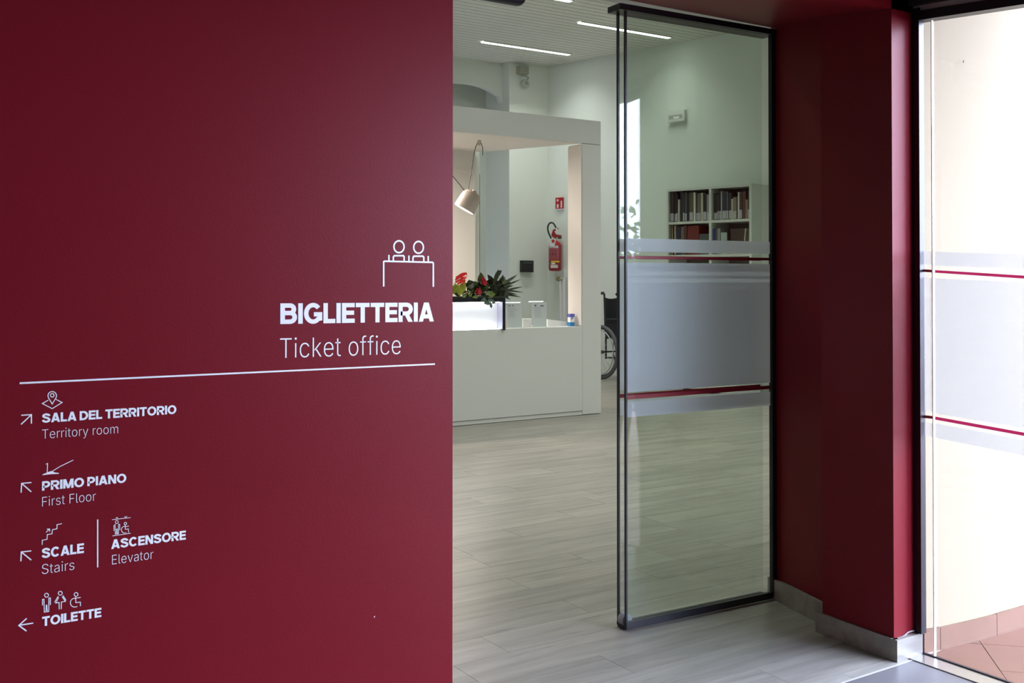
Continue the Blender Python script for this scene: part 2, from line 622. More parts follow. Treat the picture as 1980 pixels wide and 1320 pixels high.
def band(parent, nm, pts4, m, lb=None, off=0.0055):
    """film on the lobby glass: pixel quad (far-top, near-top, near-bottom, far-bottom), carried on to the rest of the pane level"""
    q = [atx(u, v, XG - off) for u, v in pts4]
    e = [(q[1].x, Y0 + 0.02, q[1].z), (q[2].x, Y0 + 0.02, q[2].z)]
    mb = MB()
    mb.poly([q[0], q[1], q[2], q[3]])
    if q[1].y < yB - 0.1:
        mb.poly([q[1], e[0], e[1], q[2]])
    return obj(nm, mb, m, parent, lb)


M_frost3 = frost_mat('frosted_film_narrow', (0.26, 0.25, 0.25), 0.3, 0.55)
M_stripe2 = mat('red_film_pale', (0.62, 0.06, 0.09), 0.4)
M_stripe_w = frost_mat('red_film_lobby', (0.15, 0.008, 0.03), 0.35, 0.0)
for pts, m, nm in (
    (((1808, 486.5), (1980, 491.5), (1980, 519.5), (1808, 513.5)), M_frost2, 'frosted_band'),
    (((1808, 522), (1980, 532.5), (1980, 538.5), (1808, 527)), M_stripe_w, 'red_stripe'),
    (((1808, 538), (1980, 545.5), (1980, 828), (1808, 799)), M_frost2, 'frosted_band'),
    (((1808, 805), (1980, 836), (1980, 842.5), (1808, 811)), M_stripe_w, 'red_stripe'),
    (((1808, 818), (1980, 850), (1980, 881), (1808, 846)), M_frost2, 'frosted_band'),
    (((1779, 485.5), (1803, 486), (1803, 511.5), (1779, 511)), M_frost3, 'frosted_band'),
    (((1779, 520), (1803, 521.5), (1803, 526.5), (1779, 525)), M_stripe2, 'red_stripe'),
    (((1779, 536), (1803, 537), (1803, 796), (1779, 793)), M_frost3, 'frosted_band'),
    (((1779, 801.5), (1803, 804), (1803, 809.5), (1779, 807)), M_stripe2, 'red_stripe'),
    (((1779, 815), (1803, 818), (1803, 845), (1779, 840)), M_frost3, 'frosted_band'),
):
    band(win, nm, pts, m)

# sliding glass door: two leaves one behind the other ------------------
XD1 = 3.680
hz = {}
def dz(v0, v1):   # mean height of a line drawn from (1209,v0) to (1488,v1) on the leaf plane
    return (aty(1209, v0, YG).z + aty(1488, v1, YG).z) / 2
BANDS = [(dz(458.5, 468.5), dz(485.5, 490.5), 'f'), (dz(493.5, 498.5), dz(499, 504), 'r'), (dz(506, 511), dz(760, 739), 'f'),
         (dz(765, 745.5), dz(774, 751), 'r'), (dz(779.5, 756), dz(809, 782.5), 'f')]
ztop = (aty(1209, 19, YG).z + aty(1488, 69, YG).z) / 2
for nm, yy, x0, lb in (('door_1', YG, aty(1209.5, 660, YG).x, 'front sliding glass leaf with frosted bands and red stripes'),
                       ('door_2', YG + 0.062, aty(1195, 660, YG + 0.062).x, 'rear glass leaf standing parked behind the front one')):
    d = struct(nm, MB().box(x0 + 0.01, XD1 - 0.01, yy - 0.004, yy + 0.004, 0.03, ztop), M_glass, lb)
    obj('glass_edge', MB().box(x0, x0 + 0.008, yy - 0.006, yy + 0.006, 0.012, ztop), M_black, d, 'dark vertical edge of the leaf')
    if nm == 'door_1':
        obj('side_profile', MB().box(XD1 - 0.016, XD1 + 0.012, yy - 0.010, yy + 0.012, 0.012, ztop + 0.02), M_black, d)
    bt = 0.036 if nm == 'door_1' else 0.02
    obj('bottom_rail', MB().box(x0 + 0.001, XD1 - 0.016, yy - 0.009, yy + 0.009, 0.006, bt), M_black, d)
    for zt, zb, k in BANDS:
        yp = yy + 0.0052
        obj('frosted_band' if k == 'f' else 'red_stripe',
            MB().poly([(x0 + 0.009, yp, zb), (XD1 - 0.016, yp, zb), (XD1 - 0.016, yp, zt), (x0 + 0.009, yp, zt)]),
            M_frost if k == 'f' else M_stripe, d)
    d.rotation_euler.z = math.radians(-2.3)
    d.location.x += 0.011
    if nm == 'door_1':
        obj('top_rail', MB().box(x0 - 0.035, XD1 + 0.012, yy - 0.014, yy + 0.075, ztop, ztop + 0.026), M_black, d)
        gd = MB().cyl((x0 + 0.02, yy + 0.012, 0.038), (x0 + 0.02, yy + 0.048, 0.038), 0.026, n=18)
        obj('guide_roller', gd, mat('grey_plastic', (0.30, 0.32, 0.36), 0.4), d, 'small grey floor guide between the two leaves', smooth=True)
        obj('guide_bracket', MB().box(x0 + 0.002, x0 + 0.03, yy + 0.008, yy + 0.058, 0.0, 0.02), M_black, d)

# motion sensor over the door
sp0, sp1 = aty(925, -2, 3.36), aty(1011, 4, 3.36)
t = thing('door_sensor', 'black rounded motion sensor under the header above the doorway', 'sensor', (sp1.x - 0.2, 3.36, sp1.z - 0.02))
zb = aty(1000, 12, 3.36).z
sen = MB()
prof = [(0.035 * math.cos(a), 0.035 * math.sin(a)) for a in [PI * i / 12 for i in range(-12, 1)]]
x1_, x0_ = aty(1013, 6, 3.36).x, aty(1013, 6, 3.36).x - 0.42
sen.lathe((x0_, 3.36, zb + 0.036), (1, 0, 0), [(0, 0.012), (0.006, 0.024), (0.018, 0.033), (0.03, 0.036), (0.39, 0.036), (0.402, 0.033), (0.414, 0.024), (0.42, 0.012)], 24)
obj('sensor_body', sen, M_black, t, smooth=True)
obj('mount', MB().box(x0_ + 0.05, x1_ - 0.05, 3.345, 3.41, zb + 0.05, 2.72), M_black, t)

# ================================================================== WALL LETTERING
YT = YW - 0.0008


def wp(u, v):
    p = aty(u, v, YT)
    return p.x, p.z


FONT = None
try:
    _fp = os.path.join(bpy.utils.resource_path('LOCAL'), 'datafiles', 'fonts', 'Inter.woff2')
    if os.path.exists(_fp):
        FONT = bpy.data.fonts.load(_fp)
except Exception:
    FONT = None


def text(parent, name, body, left, right, top, bold=0.0, lab=None, thin=0.0):
    """left/right: pixels of the two ends of the baseline; top: v of the cap line at the left end.
    bold: stroke growth in em, made of closely stacked copies of the letters"""
    def mesh(s_):
        cu = bpy.data.curves.new('t', 'FONT')
        cu.body = s_
        cu.size = 1
        cu.offset = thin
        cu.resolution_u = 5
        if FONT:
            cu.font = FONT
        to = bpy.data.objects.new('t', cu)
        COL.objects.link(to)
        m_ = bpy.data.meshes.new_from_object(to.evaluated_get(bpy.context.evaluated_depsgraph_get()))
        bpy.data.objects.remove(to)
        return m_
    src = mesh(body)
    cap = max(v.co.y for v in mesh('H').vertices) + bold
    xs = [v.co.x for v in src.vertices]
    mx, wd = min(xs) - bold, max(xs) - min(xs) + 2 * bold
    x0, z0 = wp(*left)
    x1, z1 = wp(*right)
    zt = wp(left[0], top)[1]
    sx, sz = (x1 - x0) / wd, (zt - z0) / cap
    shifts = [(0, 0)] if not bold else [(bold * i / 3, bold * j * .5) for i in (-3, -2, -1, 0, 1, 2, 3) for j in (-1, 0, 1)]
    verts, faces = [], []
    for k, (dx, dy) in enumerate(shifts):
        n0 = len(verts)
        for v in src.vertices:
            f = (v.co.x + dx - mx) * sx
            zz = (z1 - z0) * f / (x1 - x0) + (v.co.y + dy + bold * .5) * sz
            verts.append((f, -0.000008 * k, zz))
        faces += [[n0 + i for i in p.vertices] for p in src.polygons]
    me = bpy.data.meshes.new(name)
    me.from_pydata(verts, [], faces)
    me.materials.append(M_vinyl)
    o = bpy.data.objects.new(name, me)
    COL.objects.link(o)
    o.parent = parent
    o.location = V((x0, YT, z0)) - wloc(parent)
    if lab:
        o['label'] = lab
    return o


LAY = [0]


def stroke(mb, pts, w, closed=False, place=None):
    """mitred flat stroke in the wall plane through wall points (x,z)"""
    P = [V((x, z)) for x, z in pts]
    P = [p for i, p in enumerate(P) if i == 0 or (p - P[i - 1]).length > 1e-7]
    if (P[0] - P[-1]).length < 1e-6:
        closed = True
        P = P[:-1]
    LAY[0] += 1
    y_ = YT - 0.00001 * (LAY[0] % 9)
    n = len(P)
    rows_ = []
    for i in range(n):
        a_ = P[i - 1] if (closed or i > 0) else None
        b_ = P[(i + 1) % n] if (closed or i < n - 1) else None
        d0 = (P[i] - a_).normalized() if a_ is not None else None
        d1 = (b_ - P[i]).normalized() if b_ is not None else None
        if d0 is None:
            d0 = d1
        if d1 is None:
            d1 = d0
        n0, n1 = V((-d0.y, d0.x)), V((-d1.y, d1.x))
        m_ = n0 + n1
        m_ = m_ / max(m_.length, 1e-6)
        k = w / 2 / max(m_.dot(n0), 0.35)
        rows_.append((P[i] + m_ * k, P[i] - m_ * k))
    vs = [(mb.b.verts.new((p.x, y_, p.y)), mb.b.verts.new((q.x, y_, q.y))) for p, q in rows_]
    for i in range(n if closed else n - 1):
        a_, b_ = vs[i], vs[(i + 1) % n]
        mb.b.faces.new([a_[0], b_[0], b_[1], a_[1]])


def catmull(P, m=6):
    out = []
    P = [V(p) for p in P]
    for i in range(len(P) - 1):
        p0, p1, p2, p3 = P[max(i - 1, 0)], P[i], P[i + 1], P[min(i + 2, len(P) - 1)]
        for k in range(m):
            t_ = k / m
            out.append(0.5 * ((2 * p1) + (p2 - p0) * t_ + (2 * p0 - 5 * p1 + 4 * p2 - p3) * t_ ** 2 + (3 * p1 - p0 - 3 * p2 + p3) * t_ ** 3))
    return [tuple(p) for p in out + [P[-1]]]


SWT = 0.215                                   # stroke weight of the heavy grotesque capitals
CW = dict(B=.78, I=SWT, G=.88, L=.58, E=.64, T=.70, R=.76, A=.82, S=.76, D=.80, O=.90, P=.72, C=.84, N=.76, M=.94)


def glyph(c):
    """(centre-line strokes, solid polygons) of a capital, height 1"""
    W_, h = CW[c], SWT / 2
    el = lambda cx_, cy_, rx, ry, a0, a1, n=18: [(cx_ + rx * math.cos(math.radians(a0 + (a1 - a0) * i / n)), cy_ + ry * math.sin(math.radians(a0 + (a1 - a0) * i / n))) for i in range(n + 1)]
    if c == 'I':
        return [[(h, 0), (h, 1)]], []
    if c == 'L':
        return [[(h, 1), (h, h), (W_, h)]], []
    if c == 'E':
        return [[(W_, 1 - h), (h, 1 - h), (h, h), (W_, h)], [(h, .51), (W_ * .95, .51)]], []
    if c == 'T':
        return [[(0, 1 - h), (W_, 1 - h)], [(W_ / 2, 1 - h), (W_ / 2, 0)]], []
    if c == 'B':
        r1, r2 = (1 - h - .53) / 2, (.53 - h) / 2
        return [[(h, .53), (h, 1 - h), (W_ - h - r1 - .04, 1 - h)] + el(W_ - h - r1 - .04, .53 + r1, r1, r1, 90, -90, 10) + [(h, .53)],
                [(h, .53), (W_ - h - r2, .53)] + el(W_ - h - r2, h + r2, r2, r2, 90, -90, 10) + [(h, h), (h, .53)]], []
    if c in 'RP':
        yb_ = .44 if c == 'R' else .40
        r1 = (1 - h - yb_) / 2
        st_ = [[(h, 0), (h, 1 - h), (W_ - h - r1, 1 - h)] + el(W_ - h - r1, yb_ + r1, r1, r1, 90, -90, 10) + [(h, yb_)]]
        return st_, ([[(W_ * .38, .45), (W_ * .38 + .22, .47), (W_, 0), (W_ - .245, 0)]] if c == 'R' else [])
    if c == 'A':
        return [[(W_ * .22, .27), (W_ * .78, .27)]], [[(0, 0), (.225, 0), (W_ / 2 + .10, 1), (W_ / 2 - .13, 1)], [(W_, 0), (W_ - .225, 0), (W_ / 2 - .10, 1), (W_ / 2 + .13, 1)]]
    if c == 'S':
        return [catmull([(W_ - h, .70), (W_ - h - .05, .81), (W_ * .5, .90), (h + .06, .83), (h + .02, .71), (h + .10, .605), (W_ * .5, .535), (W_ - h - .09, .44), (W_ - h, .31), (W_ - h - .05, .17), (W_ * .5, .10), (h + .05, .18), (h, .31)], 4)], []
    if c == 'D':
        rx = W_ * .5 - h + .06
        return [[(h, h), (h, 1 - h), (W_ - h - rx, 1 - h)] + el(W_ - h - rx, .5, rx, .5 - h, 90, -90, 16) + [(h, h)]], []
    if c == 'O':
        return [el(W_ / 2, .5, W_ / 2 - h, .515 - h, 0, 360, 32)], []
    if c == 'C':
        return [el(W_ / 2, .5, W_ / 2 - h, .515 - h, 38, 322, 24)], []
    if c == 'G':
        return [el(W_ / 2, .5, W_ / 2 - h, .515 - h, 40, 318, 24) + [(W_ - h, .24), (W_ - h, .45), (W_ * .54, .45)]], []
    if c == 'N':
        return [[(h, 0), (h, 1)], [(W_ - h, 0), (W_ - h, 1)]], [[(0, 1), (.24, 1), (W_, 0), (W_ - .24, 0)]]
    if c == 'M':
        return [[(h, 0), (h, 1)], [(W_ - h, 0), (W_ - h, 1)]], [[(0, 1), (.27, 1), (W_ / 2 + .10, 0), (W_ / 2 - .10, 0)], [(W_, 1), (W_ - .27, 1), (W_ / 2 - .10, 0), (W_ / 2 + .10, 0)]]
    return [], []


def caps(parent, name, body, left, right, top):
    x0, z0 = wp(*left)
    x1, z1 = wp(*right)
    cap = wp(left[0], top)[1] - z0
    gap = .055
    tot = sum((.24 if ch == ' ' else CW[ch] + gap) for ch in body) - gap
    sx = (x1 - x0) / tot
    mb = MB()
    xc = 0.0
    for ch in body:
        if ch == ' ':
            xc += .24
            continue
        st_, po = glyph(ch)
        for ln in st_:
            tmp = MB()
            stroke(tmp, ln, SWT)
            for v in tmp.b.verts:
                f = (xc + v.co.x) * sx
                v.co = (x0 + f, v.co.y, z0 + (z1 - z0) * f / (x1 - x0) + v.co.z * cap)
            me_ = bpy.data.meshes.new('tmp')
            tmp.b.to_mesh(me_)
            mb.b.from_mesh(me_)
            bpy.data.meshes.remove(me_)
            tmp.b.free()
        for pl in po:
            LAY[0] += 1
            mb.poly([(x0 + (xc + px_) * sx, YT - 0.00001 * (LAY[0] % 9), z0 + (z1 - z0) * (xc + px_) * sx / (x1 - x0) + pz * cap) for px_, pz in pl])
        xc += CW[ch] + gap
    return obj(name, mb, M_vinyl, parent)


def circ(cx, cy, rx, ry, a0=0, a1=360, n=24):
    return [(cx + rx * math.cos(math.radians(a0 + (a1 - a0) * i / n)), cy + ry * math.sin(math.radians(a0 + (a1 - a0) * i / n))) for i in range(n + 1)]


def icon(parent, name, lines, base, sc_, w, fills=()):
    mb = MB()
    for ln in lines:
        stroke(mb, [wp(base[0] + x / sc_, base[1] + y_ / sc_) for x, y_ in ln], w)
    for fl in fills:
        q = [wp(base[0] + x / sc_, base[1] + y_ / sc_) for x, y_ in fl]
        mb.poly([(x, YT, z) for x, z in q])
    return obj(name, mb, M_vinyl, parent)


PXW = 2.55 / 1987          # size of one pixel on the wall, about
A, SA = (20, 740), 5.2105
B, SB = (20, 980), 5.0763
Cb, SCc = (520, 440), 4.5528


def sign(label, u, v, grp=None):
    x, z = wp(u, v)
    return thing('wall_lettering', label, 'sign', (x, YT, z), grp)


t = sign('white BIGLIETTERIA Ticket office heading with two-clerk pictogram on the red wall', 690, 700)
caps(t, 'heading', 'BIGLIETTERIA', (542, 626.3), (838.8, 621.2), 586.3)
text(t, 'subheading', 'Ticket office', (541.5, 692.8), (774.8, 684.6), 654.0, 0, None, -0.011)
icon(t, 'pictogram', [circ(1145, 168, 45, 52), circ(1317, 173, 43, 52), [(1095, 292), (1095, 258), (1103, 247), (1184, 247), (1190, 256), (1190, 292)],
                      [(1268, 296), (1268, 262), (1276, 251), (1355, 251), (1363, 260), (1363, 296)], [(1056, 240), (1056, 290)], [(1232, 245), (1232, 293)],
                      [(1402, 249), (1402, 297)], [(1010, 518), (1010, 300), (1018, 295), (1440, 305), (1447, 312), (1447, 520)]], Cb, SCc, 3.6 * PXW)
mb = MB()
stroke(mb, [wp(38, 740.6), wp(841, 703.6)], 3.3 * PXW)
tag(obj('wall_lettering', mb, M_vinyl), 'long thin white dividing line under the Ticket office heading', 'sign')
t = sign('white SALA DEL TERRITORIO lettering with map-pin pictogram and arrow', 140, 850)
caps(t, 'heading', 'SALA DEL TERRITORIO', (81.2, 817.4), (341, 799.6), 799.4)
text(t, 'subheading', 'Territory room', (81.4, 848.4), (228.3, 837.3), 830.4, 0, None, -0.011)
pin = circ(422, 130, 43, 43, -215, 35, 18) + [(422, 213), circ(422, 130, 43, 43, -215, 35, 18)[0]]
icon(t, 'pictogram', [pin, circ(422, 125, 18, 18), [(383, 173), (322, 208), (422, 259), (521, 197), (460, 166)]], A, SA, 1.5 * PXW)
icon(t, 'arrow', [[(110, 326), (212, 320), (212, 410)], [(108, 418), (210, 322)]], A, SA, 2.0 * PXW)
t = sign('white PRIMO PIANO First Floor lettering with arrow and slanting emblem', 140, 980)
caps(t, 'heading', 'PRIMO PIANO', (81.2, 948.4), (244.2, 932.3), 930.4)
text(t, 'subheading', 'First Floor', (81.4, 979.3), (185.6, 967.6), 960.8, 0, None, -0.011)
icon(t, 'pictogram', [[(375, 806), (371, 905)], [(357, 819), (375, 813)], [(634, 777), (500, 842), (430, 885), (400, 903)]], A, SA, 1.3 * PXW,
     fills=[[(320, 930), (330, 919), (372, 902), (400, 890), (425, 888), (440, 900), (490, 908), (488, 916), (400, 920)]])
icon(t, 'arrow', [[(108, 1105), (114, 1012), (212, 1003)], [(116, 1014), (211, 1097)]], A, SA, 2.0 * PXW)
t = sign('white SCALE Stairs lettering with stepped stair pictogram and arrow', 120, 1110)
caps(t, 'heading', 'SCALE', (80.7, 1079.3), (162.3, 1068.5), 1060)
text(t, 'subheading', 'Stairs', (81, 1110.2), (143.6, 1101), 1091, 0, None, -0.011)
icon(t, 'pictogram', [[(312, 370), (314, 325), (360, 316), (362, 270), (409, 262), (412, 222), (457, 213), (458, 172), (506, 163)],
                      [(350, 248), (384, 216)], [(358, 217), (385, 214), (386, 240)]], B, SB, 1.3 * PXW)
icon(t, 'arrow', [[(103, 532), (108, 440), (205, 430)], [(110, 442), (205, 520)]], B, SB, 2.0 * PXW)
mb = MB()
stroke(mb, [wp(188.8, 1004), wp(188.8, 1096.5)], 2.2 * PXW)
tag(obj('wall_lettering', mb, M_vinyl), 'short vertical white line between the SCALE and ASCENSORE lettering', 'sign')
t = sign('white ASCENSORE Elevator lettering with lift cabin pictogram', 280, 1095)
caps(t, 'heading', 'ASCENSORE', (215, 1061.3), (359.3, 1042.6), 1043.2)
text(t, 'subheading', 'Elevator', (216.6, 1091.5), (296.8, 1080), 1073, 0, None, -0.011)
icon(t, 'pictogram', [[(998, 124), (1180, 103)], [(1000, 283), (1181, 257)], [(1035, 112), (1045, 102), (1056, 109)], [(1120, 93), (1133, 101), (1146, 90)],
                      circ(1045, 147, 14, 15), [(1018, 233), (1017, 182), (1028, 172), (1030, 265), (1042, 263), (1043, 215), (1048, 215), (1049, 263), (1061, 261), (1062, 170), (1073, 168), (1074, 226)],
                      circ(1129, 162, 12, 12), [(1126, 178), (1128, 218), (1158, 214), (1161, 250)], [(1130, 193), (1163, 186)], circ(1122, 222, 32, 33, 60, 290)], B, SB, 1.1 * PXW)
t = sign('white TOILETTE lettering with man, woman and wheelchair pictograms', 130, 1212)
caps(t, 'heading', 'TOILETTE', (81.2, 1210.6), (195.9, 1192.2), 1192.3)
icon(t, 'pictogram', [circ(355, 865, 19, 19), [(315, 965), (315, 906), (330, 903), (333, 1031), (349, 1028), (352, 962), (358, 962), (361, 1027), (377, 1024), (378, 893), (393, 891), (392, 960)],
                      circ(490, 845, 19, 19), [(474, 885), (446, 942), (478, 936), (480, 1003)], [(508, 878), (540, 925), (501, 931), (500, 1001)], [(434, 935), (469, 875)], [(546, 915), (516, 868)],
                      circ(645, 857, 18, 18), [(640, 880), (643, 938), (687, 932), (688, 972)], [(645, 894), (690, 886)], circ(632, 938, 43, 43, 55, 285)], B, SB, 1.35 * PXW)
icon(t, 'arrow', [[(86, 1160), (225, 1138)], [(160, 1092), (84, 1161), (158, 1216)]], B, SB, 2.2 * PXW)
# small chip in the paint
x, z = wp(724, 1192)
tag(obj('paint_chip', MB().prism([(x - .002, YT, z - .001), (x + .001, YT, z - .002), (x + .0015, YT, z + .002), (x - .001, YT, z + .0015)], (0, -0.0005, 0)), M_vinyl),
    'tiny pale chip low on the red wall near its free edge', 'chip')

# ================================================================== OUTSIDE
YO = 2.552
def yo(x): return YO + max(0, (4.25 - x) / (4.25 - XG - .006)) ** 2 * (YW - .008 - YO)
XS = [XG + .006 + (4.25 - XG - .006) * k / 10 for k in range(11)]

ow = struct('wall_outside', MB().prism([(x, yo(x), 0) for x in XS] + [(9.5, YO, 0), (9.5, YO + .3, 0), (XG + .006, YO + .3, 0)], (0, 0, 5.0)), M_cream, smooth=True, label= 'cream plastered loggia wall outside the lobby glazing')
og = struct('floor', MB().box(XG, 26, -22, YO, -0.12, -0.006).box(-20, XG, -22, Y0, -0.12, -0.006), M_grout, 'mortar bed of the terracotta paving outside')
# diagonal terracotta tiles
s45 = math.sqrt(0.5)
ts = 0.30
T = 0
for i in range(-12, 14):
    for j in range(-14, 12):
        a, b_ = i * ts, j * ts
        cx_, cy_ = 3.74 + (a - b_) * s45, 2.31 + (a + b_) * s45
        if not (XG - 0.45 < cx_ < 5.6 and 0.6 < cy_ < YO + 0.2):
            continue
        g = 0.003
        pts = [(cx_, cy_), (cx_ + (ts - g) * s45, cy_ + (ts - g) * s45), (cx_, cy_ + 2 * (ts - g) * s45), (cx_ - (ts - g) * s45, cy_ + (ts - g) * s45)]
        # clip to the paved area
        bm = bmesh.new()
        f = bm.faces.new([bm.verts.new((x, y, 0)) for x, y in pts])
        for co, no in (((XG + 0.006, 0, 0), (-1, 0, 0)), ((0, YO + .06, 0), (0, 1, 0))):
            bmesh.ops.bisect_plane(bm, geom=bm.verts[:] + bm.edges[:] + bm.faces[:], plane_co=co, plane_no=no, clear_outer=True)
        if not bm.faces:
            bm.free()
            continue
        loop = [V(v.co) for v in bm.faces[:][0].verts]
        bm.free()
        if len(loop) < 3:
            continue
        obj('tile', MB().prism([(p.x, p.y, -0.008) for p in loop], (0, 0, 0.008 + random.uniform(-0.0006, 0.0006))), M_terra, og)
        T += 1
obj('paving', MB().box(5.6, 26, -22, YO, -0.008, -0.001).box(XG + .006, 5.6, -22, 0.5, -0.008, -0.001), M_terra, og)
bo = struct('baseboard_outside', MB().prism([(x, yo(x) - .003, 0) for x in XS + [9.5]] + [(x, yo(x) - .0005, 0) for x in (XS + [9.5])[::-1]], (0, 0, .088)), M_grout, 'terracotta skirting along the cream wall outside')
xj = [atz(1828, 1259).x, 0]
j0 = aty(1826, 1240, YO).x
j1 = aty(1923.5, 1200, YO).x
st = j1 - j0
edges = [XG + .006, j0, j1] + [j1 + st * k for k in range(1, 12)]
for a, b_ in zip(edges, edges[1:]):
    dzz = random.uniform(-0.002, 0.002)
    xa = [a + .0015 + (b_ - a - .003) * k / 5 for k in range(6)]
    obj('tile', MB().prism([(x, yo(x) - .013, 0) for x in xa] + [(x, yo(x) - .0035, 0) for x in xa[::-1]], (0, 0, .092 + dzz)), M_terra2, bo)
struct('ceiling', MB().box(XG + 0.12, 4.5, -6, YO, 3.05, 3.25), mat('shade_roof', (0.7, 0.68, 0.62), 0.9), 'pale unseen roof added to shade the outside wall')  # unseen roof added to keep the high sky off the cream wall
x, z = aty(1863, 119, YO - 0.001).x, aty(1863, 119, YO - 0.001).z
tag(obj('wall_speck', MB().ball((x, YO - 0.001, z), 0.004, 1.0, 0.3, 1.6, 8), M_dark), 'small dark speck high on the cream wall outside', 'speck')

# shrubs and low garden wall seen mirrored in the glass door
M_leaf = mat('garden_leaf', (0.06, 0.12, 0.05), 0.5, vary=(9, 0.4))
M_bark = mat('bark', (0.09, 0.06, 0.04), 0.9)


def shrub(loc, h, r, n, label, seed):
    rnd = random.Random(seed)
    t = thing('garden_shrub', label, 'shrub', loc, None)
    o = V(loc)
    st = MB()
    tips = []
    for k in range(9):
        a = rnd.uniform(0, 2 * PI)
        e = o + V((math.cos(a) * r * rnd.uniform(.3, .8), math.sin(a) * r * rnd.uniform(.3, .8), h * rnd.uniform(.6, .95)))
        m_ = o.lerp(e, .5) + V((0, 0, h * .1))
        st.tube([o, m_, e], [0.02, 0.012, 0.005], 6)
        tips += [m_, e, m_.lerp(e, .5)]
    obj('stem', st, M_bark, t)
    lf = MB()
    for k in range(n):
        c = rnd.choice(tips) + V((rnd.gauss(0, r * .28), rnd.gauss(0, r * .28), rnd.gauss(0, h * .14)))
        if c.z < 0.05:
            continue
        d = V((rnd.uniform(-1, 1), rnd.uniform(-1, 1), rnd.uniform(-.4, 1))).normalized()
        s = d.orthogonal().normalized()
        l, w = rnd.uniform(.07, .13), rnd.uniform(.02, .035)
        lf.poly([c, c + d * l * .5 + s * w, c + d * l, c + d * l * .5 - s * w])
    obj('leaf', lf, M_leaf, t, kind='stuff')
    return t


def mir(u, D, v):
    """point reached by the sight line mirrored in the front leaf, at path length scale D"""
    r = ray(u, v)
    p = CAM + r * D
    th_ = math.radians(-2.3)
    nm_ = V((math.sin(th_), -math.cos(th_), 0))
    return p - nm_ * 2 * (p - V((3.25, YG, 0))).dot(nm_)


q_ = mir(1240, 9.0, 540)
shrub((q_.x, q_.y, 0), 1.80, 0.30, 1300, 'tall narrow leafy shrub on the paving outside the lobby glazing', 3)
q_ = mir(1212, 9.8, 540)
shrub((q_.x, q_.y, 0), 1.50, 0.34, 1000, 'shorter leafy shrub on the paving outside, beside the tall narrow one', 4)


# ================================================================== TICKET DESK KIOSK
YK = 9.22
kx1 = aty(1162, 500, YK).x
kx0 = aty(1126.5, 500, YK).x
kz0 = (aty(880, 254, YK).z + aty(1159, 280, YK).z) / 2
kz1 = (aty(880, 203.5, YK).z + aty(1159, 235, YK).z) / 2
kyb = YK + (kx1 - kx0)
kl = 2.6                                      # hidden end of the kiosk
kio = thing('ticket_kiosk', 'white box-shaped ticket kiosk with wide header and square corner post', 'kiosk', (5.5, YK, 0))
obj('header', MB().box(kl, kx1, YK, YK + 0.03, kz0, kz1), M_lam, kio, bevel=0.003)
obj('post', MB().box(kx0, kx1, YK, kyb, 0.006, kz0 - 0.004), M_lam, kio, bevel=0.003)
obj('joint', MB().box(kx0, kx1 - 0.003, YK + 0.003, YK + 0.02, kz0 - 0.002, kz0), M_dark, kio)
ykb = 11.42                                    # back wall of the kiosk
cz1 = on(930, 294, (0, 1, 0), ykb).z           # ceiling edge height at the back
cz0 = on(1097, 283, (0, 1, 0), kyb).z
obj('ceiling_panel', MB().hexa([(kl, YK + 0.032, kz0), (kx0, YK + 0.032, kz0), (kx0, ykb, cz1), (kl, ykb, cz1),
                                (kl, YK + 0.032, kz1), (kx0, YK + 0.032, kz1), (kx0, ykb, kz1), (kl, ykb, kz1)]), M_lam2, kio, 'cream underside of the kiosk roof')
xb = aty(919, 400, ykb).x
obj('back_panel', MB().box(kl, xb, ykb, ykb + 0.06, 0, kz1), M_lam2, kio, 'warm cream back panel of the kiosk')
obj('side_panel', MB().box(kl - 0.06, kl, YK, ykb, 0, kz1), M_lam2, kio)
obj('inner_lining', MB().box(kx0 - 0.012, kx0 - 0.0005, YK + 0.01, kyb, 1.0, cz0 - 0.01), M_lam2, kio, 'cream inner lining of the post')
# counter
zc = 0.990
dk = thing('reception_counter', 'long pale grey reception counter under the kiosk header', 'counter', (5.2, YK, 0))
obj('front_panel', MB().box(kl, kx0 - 0.003, YK, YK + 0.03, 0.052, zc - 0.002), M_lam, dk)
obj('plinth', MB().box(kl, kx0 - 0.003, YK + 0.03, YK + 0.06, 0.005, 0.052), M_lam, dk)
obj('toe_strip', MB().box(kl, kx0 - 0.003, YK + 0.008, YK + 0.030, 0.005, 0.047), M_lam, dk)
obj('plinth_shadow', MB().box(kl, kx1 - 0.01, YK + 0.012, YK + 0.1, 0, 0.005), M_dark, dk)  # black strip in place of the shadow under the counter front
obj('worktop', MB().box(kl, kx0 - 0.004, YK + 0.002, YK + 0.62, zc - 0.002, zc + 0.001), M_lam, dk)
obj('body', MB().box(kl + 0.02, kx0 - 0.02, YK + 0.06, YK + 0.60, 0.005, zc - 0.004), M_lam, dk)

# thin pale panel and dark slit right of the back panel
xs0, xs1 = aty(919.5, 400, ykb + 0.08).x, aty(931, 400, ykb + 0.08).x
wp_ = thing('wall_panel', 'narrow pale panel with a thin dark slit beside the kiosk back', 'panel', ((xs0 + xs1) / 2, ykb + 0.09, 0))
xm = aty(928, 400, ykb + 0.08).x
obj('panel', MB().box(xs0 - 0.2, xm - 0.006, ykb + 0.08, ykb + 0.10, 0, cz1 + 0.2), M_roomwall, wp_)
obj('slit', MB().box(xm - 0.006, xm + 0.004, ykb + 0.085, ykb + 0.10, 0, on(928, 335, (0, 1, 0), ykb).z), M_dark, wp_)

